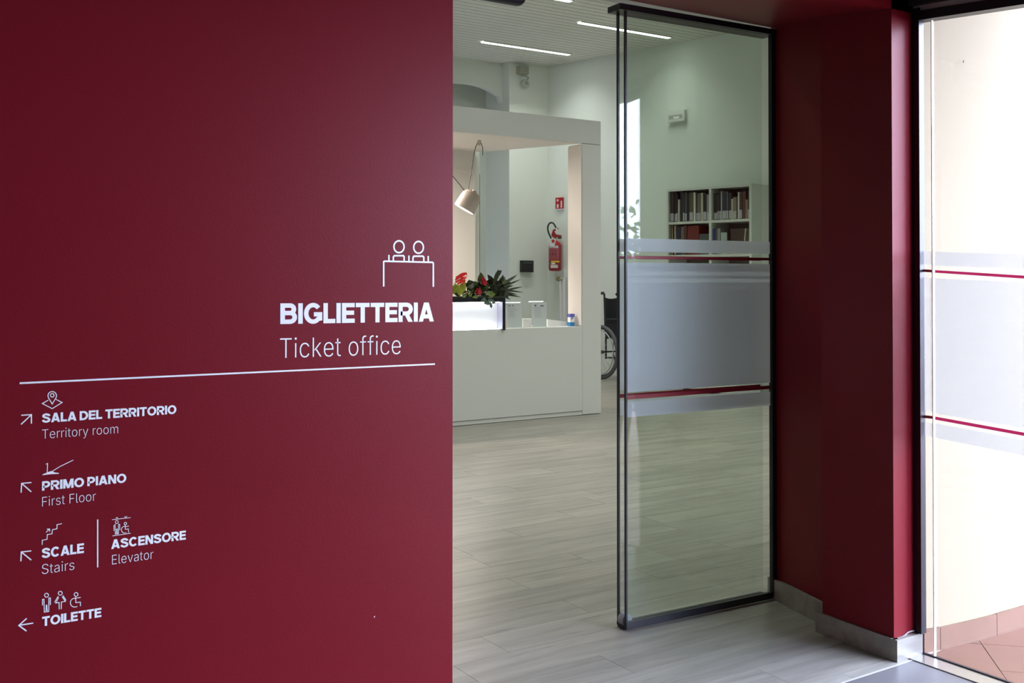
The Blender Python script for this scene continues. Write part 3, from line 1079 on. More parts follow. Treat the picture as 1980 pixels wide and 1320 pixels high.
# pendant lamp ---------------------------------------------------------
yp = 9.9
hk = aty(926.5, 274, yp)
topp = aty(902, 369, yp)
pen = thing('pendant_lamp', 'grey-cream drum pendant lamp hanging from a looped black cord', 'lamp', (topp.x, yp, topp.z))
M_shade = mat('lamp_shade_paint', (0.52, 0.45, 0.40), 0.45)
cen = aty(905, 391, yp)
ax = (aty(898, 405, yp) - aty(913, 378, yp)).normalized()
ax = (V((math.cos(YAW), -math.sin(YAW), 0)) * -.49 + V((0, 0, -.87)) + V((-math.sin(YAW), -math.cos(YAW), 0)) * .03).normalized()
R = 0.118
sh = MB().lathe(cen - ax * 0.135, ax, [(0, 0.02), (0.004, 0.06), (0.018, 0.088), (0.05, 0.108), (0.10, R), (0.225, R * 1.05), (0.225, R * 0.97), (0.20, R * 0.95)], 32)
obj('lamp_shade', sh, M_shade, pen, smooth=True)
em = mat('lamp_diffuser', (1, 0.95, 0.88), 0.5, emit=((1.0, 0.93, 0.84), 5.0))
obj('diffuser', MB().cyl(cen + ax * 0.082, cen + ax * 0.0905, R * 0.96, n=32), em, pen, 'glowing white opening of the shade')
cz_ = atz(926.5, 274, cz0 + 0.06)
hook = aty(926.5, 268, yp)
cord = MB()
def arc(pts, n=6):
    out = []
    for a, b_ in zip(pts, pts[1:]):
        out += [V(a).lerp(V(b_), i / n) for i in range(n)]
    return out + [V(pts[-1])]
cp = [aty(u, v, yp) for u, v in ((905, 369), (911, 335), (916, 300), (919, 286), (923, 277), (927, 273), (931, 278), (933.5, 287), (933, 300))]
cord.tube(cp, 0.0045, 6)
cp2 = [aty(u, v, yp) for u, v in ((899, 370), (893, 362), (885, 352), (876, 341), (860, 326), (840, 305))]
cord.tube(cp2, 0.0045, 6)
obj('cord', cord, mat('cord_grey', (0.05, 0.05, 0.045), 0.6), pen)
zc_h = kz0 + (cz1 - kz0) * (yp - YK) / (ykb - YK)
obj('ceiling_hook', MB().cyl(V((hook.x, yp, zc_h - 0.06)), V((hook.x, yp, zc_h)), 0.014, 0.024, 10), M_shade, pen)
obj('socket_cap', MB().cyl(cen - ax * 0.15, cen - ax * 0.12, 0.022, 0.024, 12), M_shade, pen)
wl_ = area('pendant_light', cen + ax * 0.12, (0, 0, 0), 0.18, 0.18, 14, (1.0, 0.86, 0.72))
wl_.rotation_euler = ax.to_track_quat('-Z', 'Y').to_euler()
area('kiosk_fill', (4.9, 10.4, cz0 - 0.08), (0, 0, 0), 1.6, 0.06, 85, (1.0, 0.86, 0.74))  # unseen warm light added to brighten the kiosk interior

# lit display box on the counter --------------------------------------
bx1 = aty(977.3, 600, YK - 0.03).x
bz1 = (aty(890, 575, YK).z + aty(970, 577, YK).z) / 2
bxi = aty(972.5, 600, YK - 0.03).x
box = thing('display_box', 'black-edged display box glowing white inside, on the reception counter', 'display box', (5.0, YK, zc))
bl = 3.6
yb0, yb1 = YK - 0.03, YK + 0.26
tk = 0.042
obj('top_panel', MB().box(bl, bx1, yb0, yb1, bz1 - tk, bz1), M_black, box)
obj('side_panel', MB().box(bxi, bx1, yb0, yb1, zc - 0.012, bz1 - tk), M_black, box)
lit = mat('backlit_panel', (0.85, 0.87, 0.9), 0.6)
obj('back_panel', MB().box(bl, bxi, yb0 + 0.11, yb0 + 0.12, zc + 0.001, bz1 - tk), lit, box, 'white back of the lit box')
obj('inner_side', MB().box(bxi - 0.004, bxi - 0.0005, yb0 + 0.004, yb0 + 0.11, zc + 0.001, bz1 - tk), mat('inner_white', (0.5, 0.5, 0.62), 0.5), box)
led = mat('led_strip', (1, 1, 1), 0.5, emit=((0.93, 0.95, 1.0), 14.0))
obj('led_strip', MB().box(bl, bxi - 0.02, yb0 + 0.03, yb0 + 0.045, bz1 - tk - 0.008, bz1 - tk - 0.001), led, box, 'glowing strip along the top')
obj('led_strip', MB().box(bl, bxi - 0.02, yb0 + 0.03, yb0 + 0.045, zc + 0.002, zc + 0.008), led, box, 'glowing strip along the bottom')

# bouquet --------------------------------------------------------------
yf = YK + 0.10
bq = thing('flower_bouquet', 'bouquet with dark foliage, red roses, yellow-green lilies and a red bow', 'bouquet', (5.5, yf, bz1))
M_l1 = mat('dark_leaf', (0.025, 0.035, 0.014), 0.4, vary=(30, 0.5))
M_l2 = mat('mid_leaf', (0.07, 0.10, 0.025), 0.4, vary=(30, 0.4))
M_l3 = mat('eucalyptus_leaf', (0.10, 0.15, 0.12), 0.5)
M_ros = mat('rose_petal', (0.45, 0.012, 0.03), 0.5)
M_lil = mat('lily_petal', (0.42, 0.46, 0.05), 0.45)
M_rib = mat('red_ribbon', (0.75, 0.03, 0.03), 0.25)
rb = random.Random(21)


def leafshape(mb, base, d, l, w, nrm=None, fold=0.12, nseg=6, pw=0.8):
    d = V(d).normalized()
    s = (d.cross(V(nrm) if nrm else V((rb.uniform(-.4, .4), -1, rb.uniform(-.4, .4))))).normalized()
    n_ = s.cross(d).normalized()
    Lp, Rp, Cp = [], [], []
    for i in range(nseg + 1):
        f = i / nseg
        ww = w * math.sin(PI * min(1, max(0, f)) ** pw) / 2 + 0.0004
        c = V(base) + d * l * f - n_ * (l * 0.15 * f * f)
        Cp.append(mb.b.verts.new(c + n_ * 0))
        Lp.append(mb.b.verts.new(c + s * ww + n_ * ww * fold * 2))
        Rp.append(mb.b.verts.new(c - s * ww + n_ * ww * fold * 2))
    for i in range(nseg):
        mb.b.faces.new([Cp[i], Cp[i + 1], Lp[i + 1], Lp[i]])
        mb.b.faces.new([Cp[i + 1], Cp[i], Rp[i], Rp[i + 1]])


def fpx(u, v, dy=0.0): return aty(u, v, yf + dy)
# broad dark leaves (u, v of base -> tip, width in px)
dark = [((938, 552), (925, 540), 10), ((928, 545), (931, 527), 12), ((952, 556), (947, 532), 14), ((955, 545), (966, 521), 0), ((960, 556), (975, 534), 13),
        ((965, 560), (952, 538), 13), ((918, 562), (908, 540), 12), ((912, 570), (905, 552), 12), ((925, 572), (915, 552), 12), ((940, 570), (933, 552), 12),
        ((948, 572), (958, 552), 13), ((960, 575), (972, 556), 13), ((968, 572), (984, 552), 12), ((975, 575), (985, 562), 10), ((920, 555), (932, 541), 12),
        ((908, 568), (918, 575), 8), ((935, 578), (945, 568), 9), ((890, 574), (880, 566), 8), ((900, 572), (912, 578), 8), ((955, 578), (975, 577), 9),
        ((970, 560), (988, 545), 10), ((944, 562), (935, 548), 12), ((904, 556), (915, 545), 12), ((965, 575), (978, 582), 7), ((972, 550), (978, 534), 9),
        ((930, 560), (918, 545), 13), ((950, 565), (962, 548), 13), ((910, 560), (898, 553), 10)]
for q in range(46):
    a_ = (rb.uniform(898, 978), rb.uniform(548, 576))
    an = rb.uniform(-PI, 0.3)
    dark.append((a_, (a_[0] + 15 * math.cos(an), a_[1] + 12 * math.sin(an)), rb.uniform(7, 11)))
for (u0, v0), (u1, v1), w in dark:
    p0, p1 = fpx(u0, v0, rb.uniform(-.09, .08)), fpx(u1, v1, rb.uniform(-.11, .08))
    if w == 0:
        w = 9
    mb = MB()
    leafshape(mb, p0, p1 - p0, (p1 - p0).length, w * 0.0055 * 1.25)
    obj('leaf', mb, M_l1 if rb.random() < .72 else M_l2, bq)
# rounded leaf on its stalk
mb = MB()
leafshape(mb, fpx(957, 533), fpx(974, 521) - fpx(957, 533), 0.115, 0.055, pw=0.7)
obj('leaf', mb, M_l1, bq)
obj('stem', MB().tube([fpx(950, 556), fpx(954, 543), fpx(957, 533)], 0.004, 6), M_l1, bq)
# light green leaves at the front
for (a_, b_, w) in (((940, 566), (957, 569), 9), ((944, 575), (956, 568), 7), ((924, 573), (916, 574), 6), ((893, 573), (901, 571), 6), ((906, 573), (913, 568), 5)):
    p0, p1 = fpx(*a_, -.13), fpx(*b_, -.15)
    mb = MB()
    leafshape(mb, p0, p1 - p0, (p1 - p0).length * 1.15, w * 0.0062)
    obj('leaf', mb, mat('light_leaf', (0.16, 0.22, 0.05), 0.45), bq, 'light green leaf')
# spiky fern blades
for (a_, b_) in (((962, 553), (1007, 528)), ((972, 548), (1000, 531)), ((968, 556), (1012, 538)), ((975, 562), (1017, 552)), ((972, 561), (1016, 564)), ((974, 566), (1006, 568)),
                 ((975, 569), (1012, 573)), ((968, 570), (990, 579)), ((962, 562), (990, 541)), ((970, 551), (1003, 532)), ((975, 557), (995, 551)), ((970, 565), (998, 567)), ((972, 556), (1000, 543)), ((968, 572), (980, 583))):
    p0, p1 = fpx(*a_, rb.uniform(-.06, .04)), fpx(*b_, rb.uniform(-.08, .05))
    mb = MB()
    leafshape(mb, p0, p1 - p0, (p1 - p0).length, 0.022, nrm=(0, -1, 0.2), pw=0.6)
    obj('blade_leaf', mb, M_l1, bq)
# eucalyptus sprig hanging over the edge
for (u, v) in ((930, 579), (936, 578), (941, 582), (945, 585), (948, 588), (940, 586), (936, 583), (951, 584), (944, 578), (933, 577), (947, 581)):
    c = fpx(u, v, -.16)
    mb = MB()
    leafshape(mb, c, V((rb.uniform(-.3, 1), -.2, rb.uniform(-1, .1))), 0.045, 0.035, nrm=(0, -1, .1), pw=.7)
    obj('leaf', mb, M_l3, bq, 'grey-green eucalyptus leaf')


def rose(u, v, r, m, dy=-.12):
    c = fpx(u, v, dy)
    mb = MB()
    mb.ball(c, r * .45, seg=10)
    for k in range(15):
        lay = k // 5
        a = k * 2.4
        rr = r * (.35 + .22 * lay)
        cen_ = c + V((math.cos(a) * rr * .6, -r * .25 + lay * r * .1, math.sin(a) * rr * .6))
        d = V((math.cos(a), -.6 + .25 * lay, math.sin(a))).normalized()
        s = V((-math.sin(a), 0, math.cos(a)))
        q = []
        for i in range(7):
            b_ = -1 + 2 * i / 6
            q.append(cen_ + s * b_ * r * .42 + d * r * (.42 * math.cos(b_ * 1.3)))
        mb.poly(q + [cen_ + s * r * .25 - d * r * .2, cen_ - s * r * .25 - d * r * .2])
    return obj('rose', mb, m, bq, smooth=False)


rose(925, 564, 0.048, M_ros)
rose(936, 546, 0.044, M_ros, -.08)
rose(934, 540, 0.03, M_ros, -.06)
for nm_, petals in (('lily', [((882, 566), (880, 548), 14), ((882, 566), (888, 552), 14), ((884, 566), (896, 562), 11), ((880, 566), (872, 552), 14)]),
                    ('lily', [((889, 566), (900, 543), 12), ((889, 560), (892, 548), 10)])):
    mb = MB()
    for a_, b_, w in petals:
        p0, p1 = fpx(*a_, -.12), fpx(*b_, -.17)
        leafshape(mb, p0, p1 - p0, (p1 - p0).length, w * .0062, nrm=(0, -1, 0), fold=.25, nseg=8)
    obj(nm_, mb, M_lil, bq, smooth=True)
# ribbon bow: curled loops
rib = MB()
for (a_, b_, w) in (((880, 541), (899, 531), 4), ((880, 546), (901, 537), 4), ((884, 549), (900, 543), 4), ((881, 537), (896, 530), 4), ((893, 530), (902, 536), 4), ((888, 543), (893, 552), 4), ((884, 535), (898, 546), 4)):
    p0, p1 = fpx(*a_, -.12), fpx(*b_, -.14)
    n = 8
    rows_ = []
    for i in range(n + 1):
        f = i / n
        c = p0.lerp(p1, f) + V((0, -.05 * math.sin(PI * f), .02 * math.sin(PI * f)))
        rows_.append((rib.b.verts.new(c + V((0, .0, w * .003))), rib.b.verts.new(c - V((0, .004, w * .003)))))
    for r0, r1 in zip(rows_, rows_[1:]):
        rib.b.faces.new([r0[0], r0[1], r1[1], r1[0]])
obj('ribbon_bow', rib, M_rib, bq, 'shiny red ribbon bow')
for (u, v) in ((906, 562), (909, 565), (903, 566), (939, 565), (907, 568), (899, 568), (946, 556)):
    obj('blossom', MB().ball(fpx(u, v, -.14), 0.009, seg=8), mat('pale_blossom', (0.35, 0.33, 0.2), 0.6), bq)
obj('wrapping', MB().lathe(V((5.05, yf, bz1 + 0.004)), (1, 0, 0.0), [(0, .003), (0.02, .004)], 8), M_l1, bq) if False else None
obj('moss_base', MB().box(bl + 0.3, aty(968, 576, yf).x, YK - 0.005, YK + 0.2, bz1, bz1 + 0.018), mat('moss', (0.05, 0.055, 0.04), 0.9, bump=(60, .8, .01)), bq)

# papers in acrylic stands, cards --------------------------------------
M_paper = mat('paper', (0.85, 0.82, 0.92), 0.7)
M_ink = mat('printed_ink', (0.10, 0.09, 0.16), 0.7)
M_inkl = mat('printed_ink_pale', (0.45, 0.43, 0.52), 0.7)
M_rim = mat('acrylic_rim', (0.98, 0.98, 0.98), 0.1, emit=None)
ys = YK + 0.14
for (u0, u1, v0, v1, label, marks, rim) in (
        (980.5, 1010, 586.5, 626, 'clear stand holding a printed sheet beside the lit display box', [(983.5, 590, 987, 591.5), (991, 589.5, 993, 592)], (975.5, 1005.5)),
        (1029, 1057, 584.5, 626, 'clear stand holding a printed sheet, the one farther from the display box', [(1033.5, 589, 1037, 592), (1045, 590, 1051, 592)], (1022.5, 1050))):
    a, b_ = aty(u0, v1, ys), aty(u1, v0, ys)
    t = thing('leaflet_stand', label, 'stand', ((a.x + b_.x) / 2, ys, zc + .001))
    obj('sheet', MB().box(a.x, b_.x, ys, ys + 0.002, zc + 0.004, b_.z), M_paper, t)
    obj('acrylic_cover', MB().box(a.x - .008, b_.x + .008, ys - 0.005, ys - 0.003, zc + 0.002, b_.z + .01), M_glass, t)
    obj('foot', MB().box(a.x - .008, b_.x + .008, ys - 0.03, ys + 0.05, zc + 0.0008, zc + 0.004), M_glass, t)
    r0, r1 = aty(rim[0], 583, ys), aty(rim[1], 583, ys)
    obj('glint_rim', MB().box(r0.x, r1.x, ys - 0.006, ys + 0.004, b_.z + .006, b_.z + .016), mat('rim_glint', (1, 1, 1), .3, emit=((1, 1, 1), 1.1)), t, 'glowing strip standing for the light reflection along the top edge')  # LED reflection on the acrylic drawn as a glowing bar
    for (p, q, r, s) in marks:
        c, d = aty(p, s, ys - .0005), aty(r, q, ys - .0005)
        obj('print', MB().box(c.x, d.x, ys - .0008, ys - .0002, c.z, d.z), M_ink, t)
    ln = MB()
    rr = random.Random(int(u0))
    v = v0 + 9
    while v < v1 - 12:
        w_ = rr.uniform(.35, .85)
        c, d = aty(u0 + 5, v + .8, ys), aty(u0 + 5 + (u1 - u0 - 10) * w_, v, ys)
        ln.box(c.x, d.x, ys - .0008, ys - .0002, c.z, d.z)
        v += 3.2
    obj('text_lines', ln, M_inkl, t, kind='stuff')
# small items on the counter
def cbox(name, u0, u1, v0, yy, dpt, m, label, cat):
    a, b_ = aty(u0, 620, yy), aty(u1, v0, yy)
    return tag(obj(name, MB().box(a.x, b_.x, yy, yy + dpt, zc + .0012, b_.z), m, bevel=0.002), label, cat)
cbox('card_box', 1010.8, 1028, 615.8, ys + .02, .06, M_lam, 'small white card box standing between the two printed sheets', 'box')
cbox('booklet_stack', 978.5, 982, 617, ys - .02, .08, M_lam2, 'thin stack of pale booklets beside the lit display box', 'booklets')
tr_ = thing('paper_tray', 'low white paper tray with a sloping rim near the corner post', 'tray', (aty(1075, 620, ys).x, ys + .1, zc + .001))
a0, a1 = aty(1059, 620, ys + .05).x, aty(1096, 620, ys + .05).x
h0, h1 = aty(1059, 617, ys + .05).z, aty(1096, 621.5, ys + .05).z
obj('tray_front', MB().prism([(a0, ys + .05, zc + .001), (a1, ys + .05, zc + .001), (a1, ys + .05, h1), (a0, ys + .05, h0)], (0, .012, 0)), M_lam, tr_)
obj('tray_base', MB().box(a0, a1, ys + .062, ys + .3, zc + .001, zc + .01), M_lam, tr_)
obj('tray_side', MB().box(a0, a0 + .01, ys + .062, ys + .3, zc + .01, h0), M_lam, tr_)
obj('tray_side', MB().box(a1 - .01, a1, ys + .062, ys + .3, zc + .01, h1), M_lam, tr_)
# tissue packet
yt = YK + 0.10
a, b_ = aty(1102.5, 627, yt), aty(1111, 606.5, yt)
t = thing('wipes_packet', 'white carton with blue ends standing at the counter by the post', 'packet', ((a.x + b_.x) / 2, yt, zc + .001))
zz0, zz1 = zc + .0012, b_.z
hh = zz1 - zz0
obj('carton', MB().box(a.x, b_.x, yt, yt + .05, zz0 + hh * .33, zz1 - hh * .27), M_vinyl, t)
obj('blue_top', MB().box(a.x, b_.x, yt - .0005, yt + .05, zz1 - hh * .27, zz1), mat('violet_blue', (0.10, 0.13, 0.50), .5), t, 'violet-blue upper end')
obj('blue_base', MB().box(a.x, b_.x, yt - .0005, yt + .05, zz0, zz0 + hh * .33), mat('cyan_blue', (0.03, 0.22, 0.50), .5), t, 'bright blue lower end')
obj('logo', MB().prism([(a.x + .012, yt - .001, zz1 - hh * .5), (b_.x - .01, yt - .001, zz1 - hh * .3), (a.x + .02, yt - .001, zz1 - hh * .29)], (0, .0008, 0)), mat('violet_blue', (0.10, 0.13, 0.50), .5), t)

# ================================================================== ON THE WALLS BEHIND THE KIOSK
# black wall box
yy = YF - 0.001
a, b_ = aty(1009.5, 526, yy - .07), aty(1032, 503.5, yy - .07)
t = thing('wall_box', 'square black box mounted on the white pier', 'box', ((a.x + b_.x) / 2, yy, a.z))
obj('housing', MB().box(a.x, b_.x, yy - .07, yy, a.z, b_.z), M_blackm, t, bevel=.006)
obj('faceplate', MB().box(a.x + .03, b_.x - .03, yy - .074, yy - .07, a.z + (b_.z - a.z) * .72, b_.z - .02), mat('dark_grey_plate', (0.05, 0.055, 0.06), .4), t)
# camera-like alarm unit high on the pier
a, b_ = aty(1005.5, 141.5, yy - .12), aty(1023, 128.5, yy - .12)
t = thing('alarm_siren', 'beige alarm box with a small round unit below, high on the pier', 'alarm', ((a.x + b_.x) / 2, yy, a.z))
M_bei = mat('aged_beige', (0.33, 0.34, 0.27), .6)
M_bei2 = mat('aged_beige_pale', (0.50, 0.52, 0.44), .6)
obj('housing', MB().box(a.x, b_.x, yy - .12, yy, a.z, b_.z), M_bei, t, bevel=.01)
arm = MB().tube([aty(1014, 142, yy - .08), aty(1018, 147, yy - .1), aty(1022, 150, yy - .1), aty(1020, 154, yy - .1)], 0.012, 8)
obj('bracket', arm, M_bei, t, smooth=True)
c = aty(1016, 161, yy - .1)
obj('lens_ring', MB().lathe(c + V((0, .08, 0)), (0, -1, 0), [(0, .04), (.02, .062), (.10, .066), (.115, .05)], 20), M_bei2, t, smooth=True)
obj('lens', MB().lathe(c + V((0, -.03, 0)), (0, -1, 0), [(0, .035), (.01, .035), (.014, .02)], 16), mat('grey_plastic', (0.3, .32, .36), .4), t, smooth=True)

# extinguisher and its sign on the side wall
def rw(u, v, off): return rwall(u, v, off)
off = 0.14
cx0 = rw(1073, 520, off)
zb_, zt_ = rw(1073, 524, off).z, rw(1073, 465, off).z
c = V((cx0.x, cx0.y, zb_))
rr_ = 0.105
ex = thing('fire_extinguisher', 'red fire extinguisher with black hose hanging on the white wall', 'fire extinguisher', c)
M_er = mat('extinguisher_red', (0.30, 0.012, 0.02), .3)
H = zt_ - zb_
obj('cylinder', MB().lathe(c, (0, 0, 1), [(0, rr_ * .7), (.012, rr_ * .92), (.03, rr_), (H * .86, rr_), (H * .93, rr_ * .86), (H * .98, rr_ * .5), (H, rr_ * .3)], 28), M_er, ex, smooth=True)
obj('valve', MB().cyl(c + V((0, 0, H)), c + V((0, 0, H + .07)), .03, .026, 12), mat('brass_dull', (.25, .2, .14), .4, metal=.8), ex, smooth=True)
tang = -rw_t   # towards the viewer's right along the wall
rgt = V((math.cos(YAW), -math.sin(YAW), 0))
to_cam = V((-math.sin(YAW), -math.cos(YAW), 0))
hp = c + V((0, 0, H + .06))
obj('handle', MB().prism([hp - rgt * .05, hp + rgt * .09 + V((0, 0, -.01)), hp + rgt * .09 + V((0, 0, .03)), hp + rgt * .02 + V((0, 0, .04)), hp - rgt * .01 + V((0, 0, .09)), hp + rgt * .06 + V((0, 0, .13)), hp + rgt * .05 + V((0, 0, .15)), hp - rgt * .03 + V((0, 0, .12)), hp - rgt * .06 + V((0, 0, .04))],
                         to_cam * .03), M_er, ex)
obj('bracket', MB().obox(hp + rgt * .05 - V((0, 0, .03)), rgt, -to_cam, (0, 0, 1), .06, .04, .06), mat('bronze_bracket', (.10, .08, .06), .5), ex)
hose = [rw(u, v, off + .02) for u, v in ((1066, 461), (1061.5, 452), (1059, 444), (1059.5, 437), (1062, 432), (1066, 430), (1070, 431.5), (1073, 436), (1075.5, 441))]
obj('hose', MB().tube(hose, .014, 8), M_blackm, ex, smooth=True)
obj('nozzle', MB().tube([rw(1075.3, 440.5, off + .02), rw(1077, 446, off + .02)], [.012, .016], 8), mat('pale_plastic', (.7, .7, .68), .5), ex)


def curved(mbz, z0, z1, a0, a1, r):
    """label wrapped on the cylinder between angles measured from the viewer direction"""
    n = 8
    pr_ = None
    for i in range(n + 1):
        a = math.radians(a0 + (a1 - a0) * i / n)
        d = to_cam * math.cos(a) + rgt * math.sin(a)
        p = (mbz.b.verts.new(c + d * r + V((0, 0, z0))), mbz.b.verts.new(c + d * r + V((0, 0, z1))))
        if pr_:
            mbz.b.faces.new([pr_[0], p[0], p[1], pr_[1]])
        pr_ = p
    return mbz


def ez(v): return rw(1073, v, off).z - zb_
for nm_, v0, v1, a0, a1, col_ in (('label', 475, 480, -65, 30, (.55, .5, .5)), ('label', 481, 502, -75, 35, (.42, .10, .13)), ('label', 504, 507.5, -40, 40, (.75, .5, .05)),
                                  ('label', 508, 511, -35, 0, (.75, .78, .7)), ('label', 508, 511, -75, -38, (.12, .25, .08)), ('label', 512, 518, -45, 25, (.65, .58, .58))):
    obj(nm_, curved(MB(), ez(v1), ez(v0), a0, a1, rr_ + .0015), mat('ext_label_%d_%d' % (v0, a0), col_, .5), ex, smooth=True)
lnm = MB()
for v0 in (484, 487, 496, 499):
    curved(lnm, ez(v0 + .8), ez(v0), -65, 25, rr_ + .0025)
for a0 in (-55, -30, -5):
    curved(lnm, ez(494), ez(490), a0, a0 + 15, rr_ + .0025)
obj('label_print', lnm, mat('ext_print', (.16, .01, .015), .5), ex)
# hanging tag
tq = [rw(u, v, off + .14) for u, v in ((1061, 475), (1066.5, 459.5), (1076, 462), (1071.5, 477))]
tg_ = obj('tag', MB().prism(tq, to_cam * .002), mat('tag_white', (.75, .73, .76), .5), ex, 'white inspection tag')
obj('tag_print', MB().prism([rw(u, v, off + .145) for u, v in ((1066, 465), (1068, 462.5), (1073, 464), (1071.5, 469), (1068, 469.5))], to_cam * .001), mat('tag_red', (.5, .05, .03), .5), ex)
# pale shadow-side mounting hook + pipe valve, radiator
o2 = .02
q = [rw(u, v, o2) for u, v in ((1073.5, 404.5), (1088.5, 404.5), (1088.5, 381.5), (1073.5, 381.5))]
t = thing('fire_sign', 'small red and white fire extinguisher sign on the wall', 'sign', q[0])
def rquad(mb, u0, u1, v0, v1, off0, off1):
    a_, b__ = rw(u0, v1, off1), rw(u1, v0, off1)
    b0 = V((b__.x, b__.y, a_.z))
    a1_, b1_ = a_ + rw_n * (off1 - off0), b0 + rw_n * (off1 - off0)
    zt = rw((u0 + u1) / 2, v0, off1).z
    mb.hexa([a_, b0, b1_, a1_, V((a_.x, a_.y, zt)), V((b0.x, b0.y, zt)), V((b1_.x, b1_.y, zt)), V((a1_.x, a1_.y, zt))])
    return mb
obj('plate', rquad(MB(), 1074, 1088, 381.8, 404.3, 0.001, .03), mat('sign_red', (.42, .01, .02), .4), t)
obj('plate_edge', rquad(MB(), 1073.4, 1088.6, 403.6, 405.2, 0.001, .031), M_vinyl, t)
pg = MB()
for r in ((1076.3, 1079.6, 385, 389.5), (1076.6, 1080, 394.5, 402), (1084, 1086.6, 388, 401.5)):
    rquad(pg, *r, .0302, .0315)
obj('pictogram', pg, mat('sign_white', (.72, .66, .66), .5), t)
# radiator with valve by the post
rd = thing('radiator', 'pale vertical column radiator partly hidden by the kiosk post', 'radiator', rw(1090, 640, .1))
zr0, zr1 = 0.35, rw(1084, 536, .12).z
cols_ = MB()
for k in range(6):
    u_ = 1083.5 + k * 3.2
    p = rw(u_, 600, .10)
    obj('column', MB().obox(V((p.x, p.y, zr0)), -rw_t, rw_n, (0, 0, 1), .05, .08, zr1 - zr0), M_lam, rd)
p = rw(1076.5, 538.5, .10)
p2 = rw(1083.5, 540, .10)
vl = MB().lathe(p, p2 - p, [(0, .015), (.004, .035), (.05, .038), (.055, .025), (.12, .02)], 14)
obj('valve', vl, mat('valve_brass', (.30, .27, .16), .45), rd, 'brownish round radiator valve', smooth=True)
obj('pipe', MB().cyl(V((p2.x, p2.y, 0.05)), V((p2.x, p2.y, p2.z)), .015, n=8), M_lam, rd)
obj('foot', MB().obox(V((rw(1090, 600, .10).x, rw(1090, 600, .10).y, 0)), -rw_t, rw_n, (0, 0, 1), .04, .08, .35), M_lam, rd)

# emergency light on the side wall -------------------------------------
t = thing('emergency_light', 'white rectangular emergency light high on the side wall', 'light', rw(1305, 237, .05))
obj('housing', rquad(MB(), 1290, 1323, 213, 237.5, .001, .07), mat('white_plastic', (.74, .76, .73), .4), t, bevel=.01)
obj('back_plate', rquad(MB(), 1289, 1327, 212, 235, .0005, .012), mat('white_plastic', (.74, .76, .73), .4), t)
obj('lens', rquad(MB(), 1293, 1319, 222, 231, .07, .074), mat('lens_grey', (.42, .44, .42), .25), t)
obj('reflector', rquad(MB(), 1302, 1313, 225, 230, .074, .077), mat('lamp_white', (.95, .96, .93), .3), t, 'bright small tube cover')

# ================================================================== BOOKCASE
bo_ = 0.62                                   # face stands this far out from the wall
def bf(u, v, extra=0.0): return on(u, v, rw_n, rw_d - bo_ - extra)
def sof(u):                                   # distance along the face from its far end
    return -(bf(u, 400) - bf(1289, 400)).dot(rw_t)
S0, S1 = 0.0, sof(1453)
far0 = bf(1289, 400)
def bc(s, w, z):                              # s along face towards the viewer, w behind the face
    return V((far0.x, far0.y, 0)) - rw_t * s + rw_n * w + V((0, 0, z))
def bbox(mb, s0, s1, w0, w1, z0, z1):
    return mb.hexa([bc(s0, w0, z0), bc(s1, w0, z0), bc(s1, w1, z0), bc(s0, w1, z0), bc(s0, w0, z1), bc(s1, w0, z1), bc(s1, w1, z1), bc(s0, w1, z1)])
zT = (bf(1289, 362).z + bf(1453, 358.5).z) / 2
zS1 = (bf(1300, 424.5).z + bf(1440, 427.5).z) / 2       # surface of first shelf
zS1b = (bf(1300, 429.5).z + bf(1440, 432).z) / 2
zS2 = zS1 - (zT - zS1) + 0.02
th = 0.03
BD = 0.50
M_bk = mat('bookcase_white', (.66, .69, .66), .5)
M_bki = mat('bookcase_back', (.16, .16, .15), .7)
sM0, sM1 = sof(1370.5), sof(1375)
bk = thing('bookcase', 'tall white bookcase with two bays of books against the side wall', 'bookcase', bc(S1 / 2, .25, 0))
obj('side', bbox(MB(), S0, S0 + .03, 0, BD, 0, zT), M_bk, bk)
obj('side', bbox(MB(), S1 - .035, S1, 0, BD, 0, zT), M_bk, bk)
obj('top', bbox(MB(), S0 + .03, S1 - .035, 0, BD, zT - .035, zT), M_bk, bk)
obj('divider', bbox(MB(), sM0, sM1, .004, BD - .02, .08, zT - .036), M_bk, bk)
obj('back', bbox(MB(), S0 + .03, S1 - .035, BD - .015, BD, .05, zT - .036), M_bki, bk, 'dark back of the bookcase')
z = zS1
shz = []
k = 0
while z > .2:
    shz.append(z)
    obj('shelf', bbox(MB(), S0 + .031, sM0 - .001, .006, BD - .016, z - .035, z), M_bk, bk)
    obj('shelf', bbox(MB(), sM1 + .001, S1 - .036, .006, BD - .016, z - .035, z), M_bk, bk)
    z -= (zT - zS1) + .0
    k += 1
obj('plinth', bbox(MB(), S0 + .031, S1 - .036, .03, .05, 0, .08), M_bk, bk)

CO = {'black': (.012, .012, .014), 'dark brown': (.045, .028, .022), 'navy blue': (.018, .02, .055), 'cream': (.5, .47, .38), 'white': (.6, .6, .57), 'charcoal': (.035, .035, .04),
      'slate grey': (.07, .08, .085), 'grey-brown': (.16, .14, .12), 'grey': (.25, .26, .26), 'tan': (.25, .18, .12), 'reddish brown': (.10, .03, .025), 'red': (.16, .018, .016),
      'bright blue': (.03, .05, .25), 'pale green': (.33, .42, .38), 'light grey': (.42, .43, .42), 'olive': (.09, .09, .05), 'taupe': (.2, .17, .14)}
ordn = ['first', 'second', 'third', 'fourth', 'fifth', 'sixth', 'seventh', 'eighth', 'ninth', 'tenth', 'eleventh', 'twelfth', 'thirteenth', 'fourteenth', 'fifteenth', 'sixteenth', 'seventeenth']


def cu(x): return 1180 + x / 5.738
def cv(y_): return 330 + y_ / 5.738


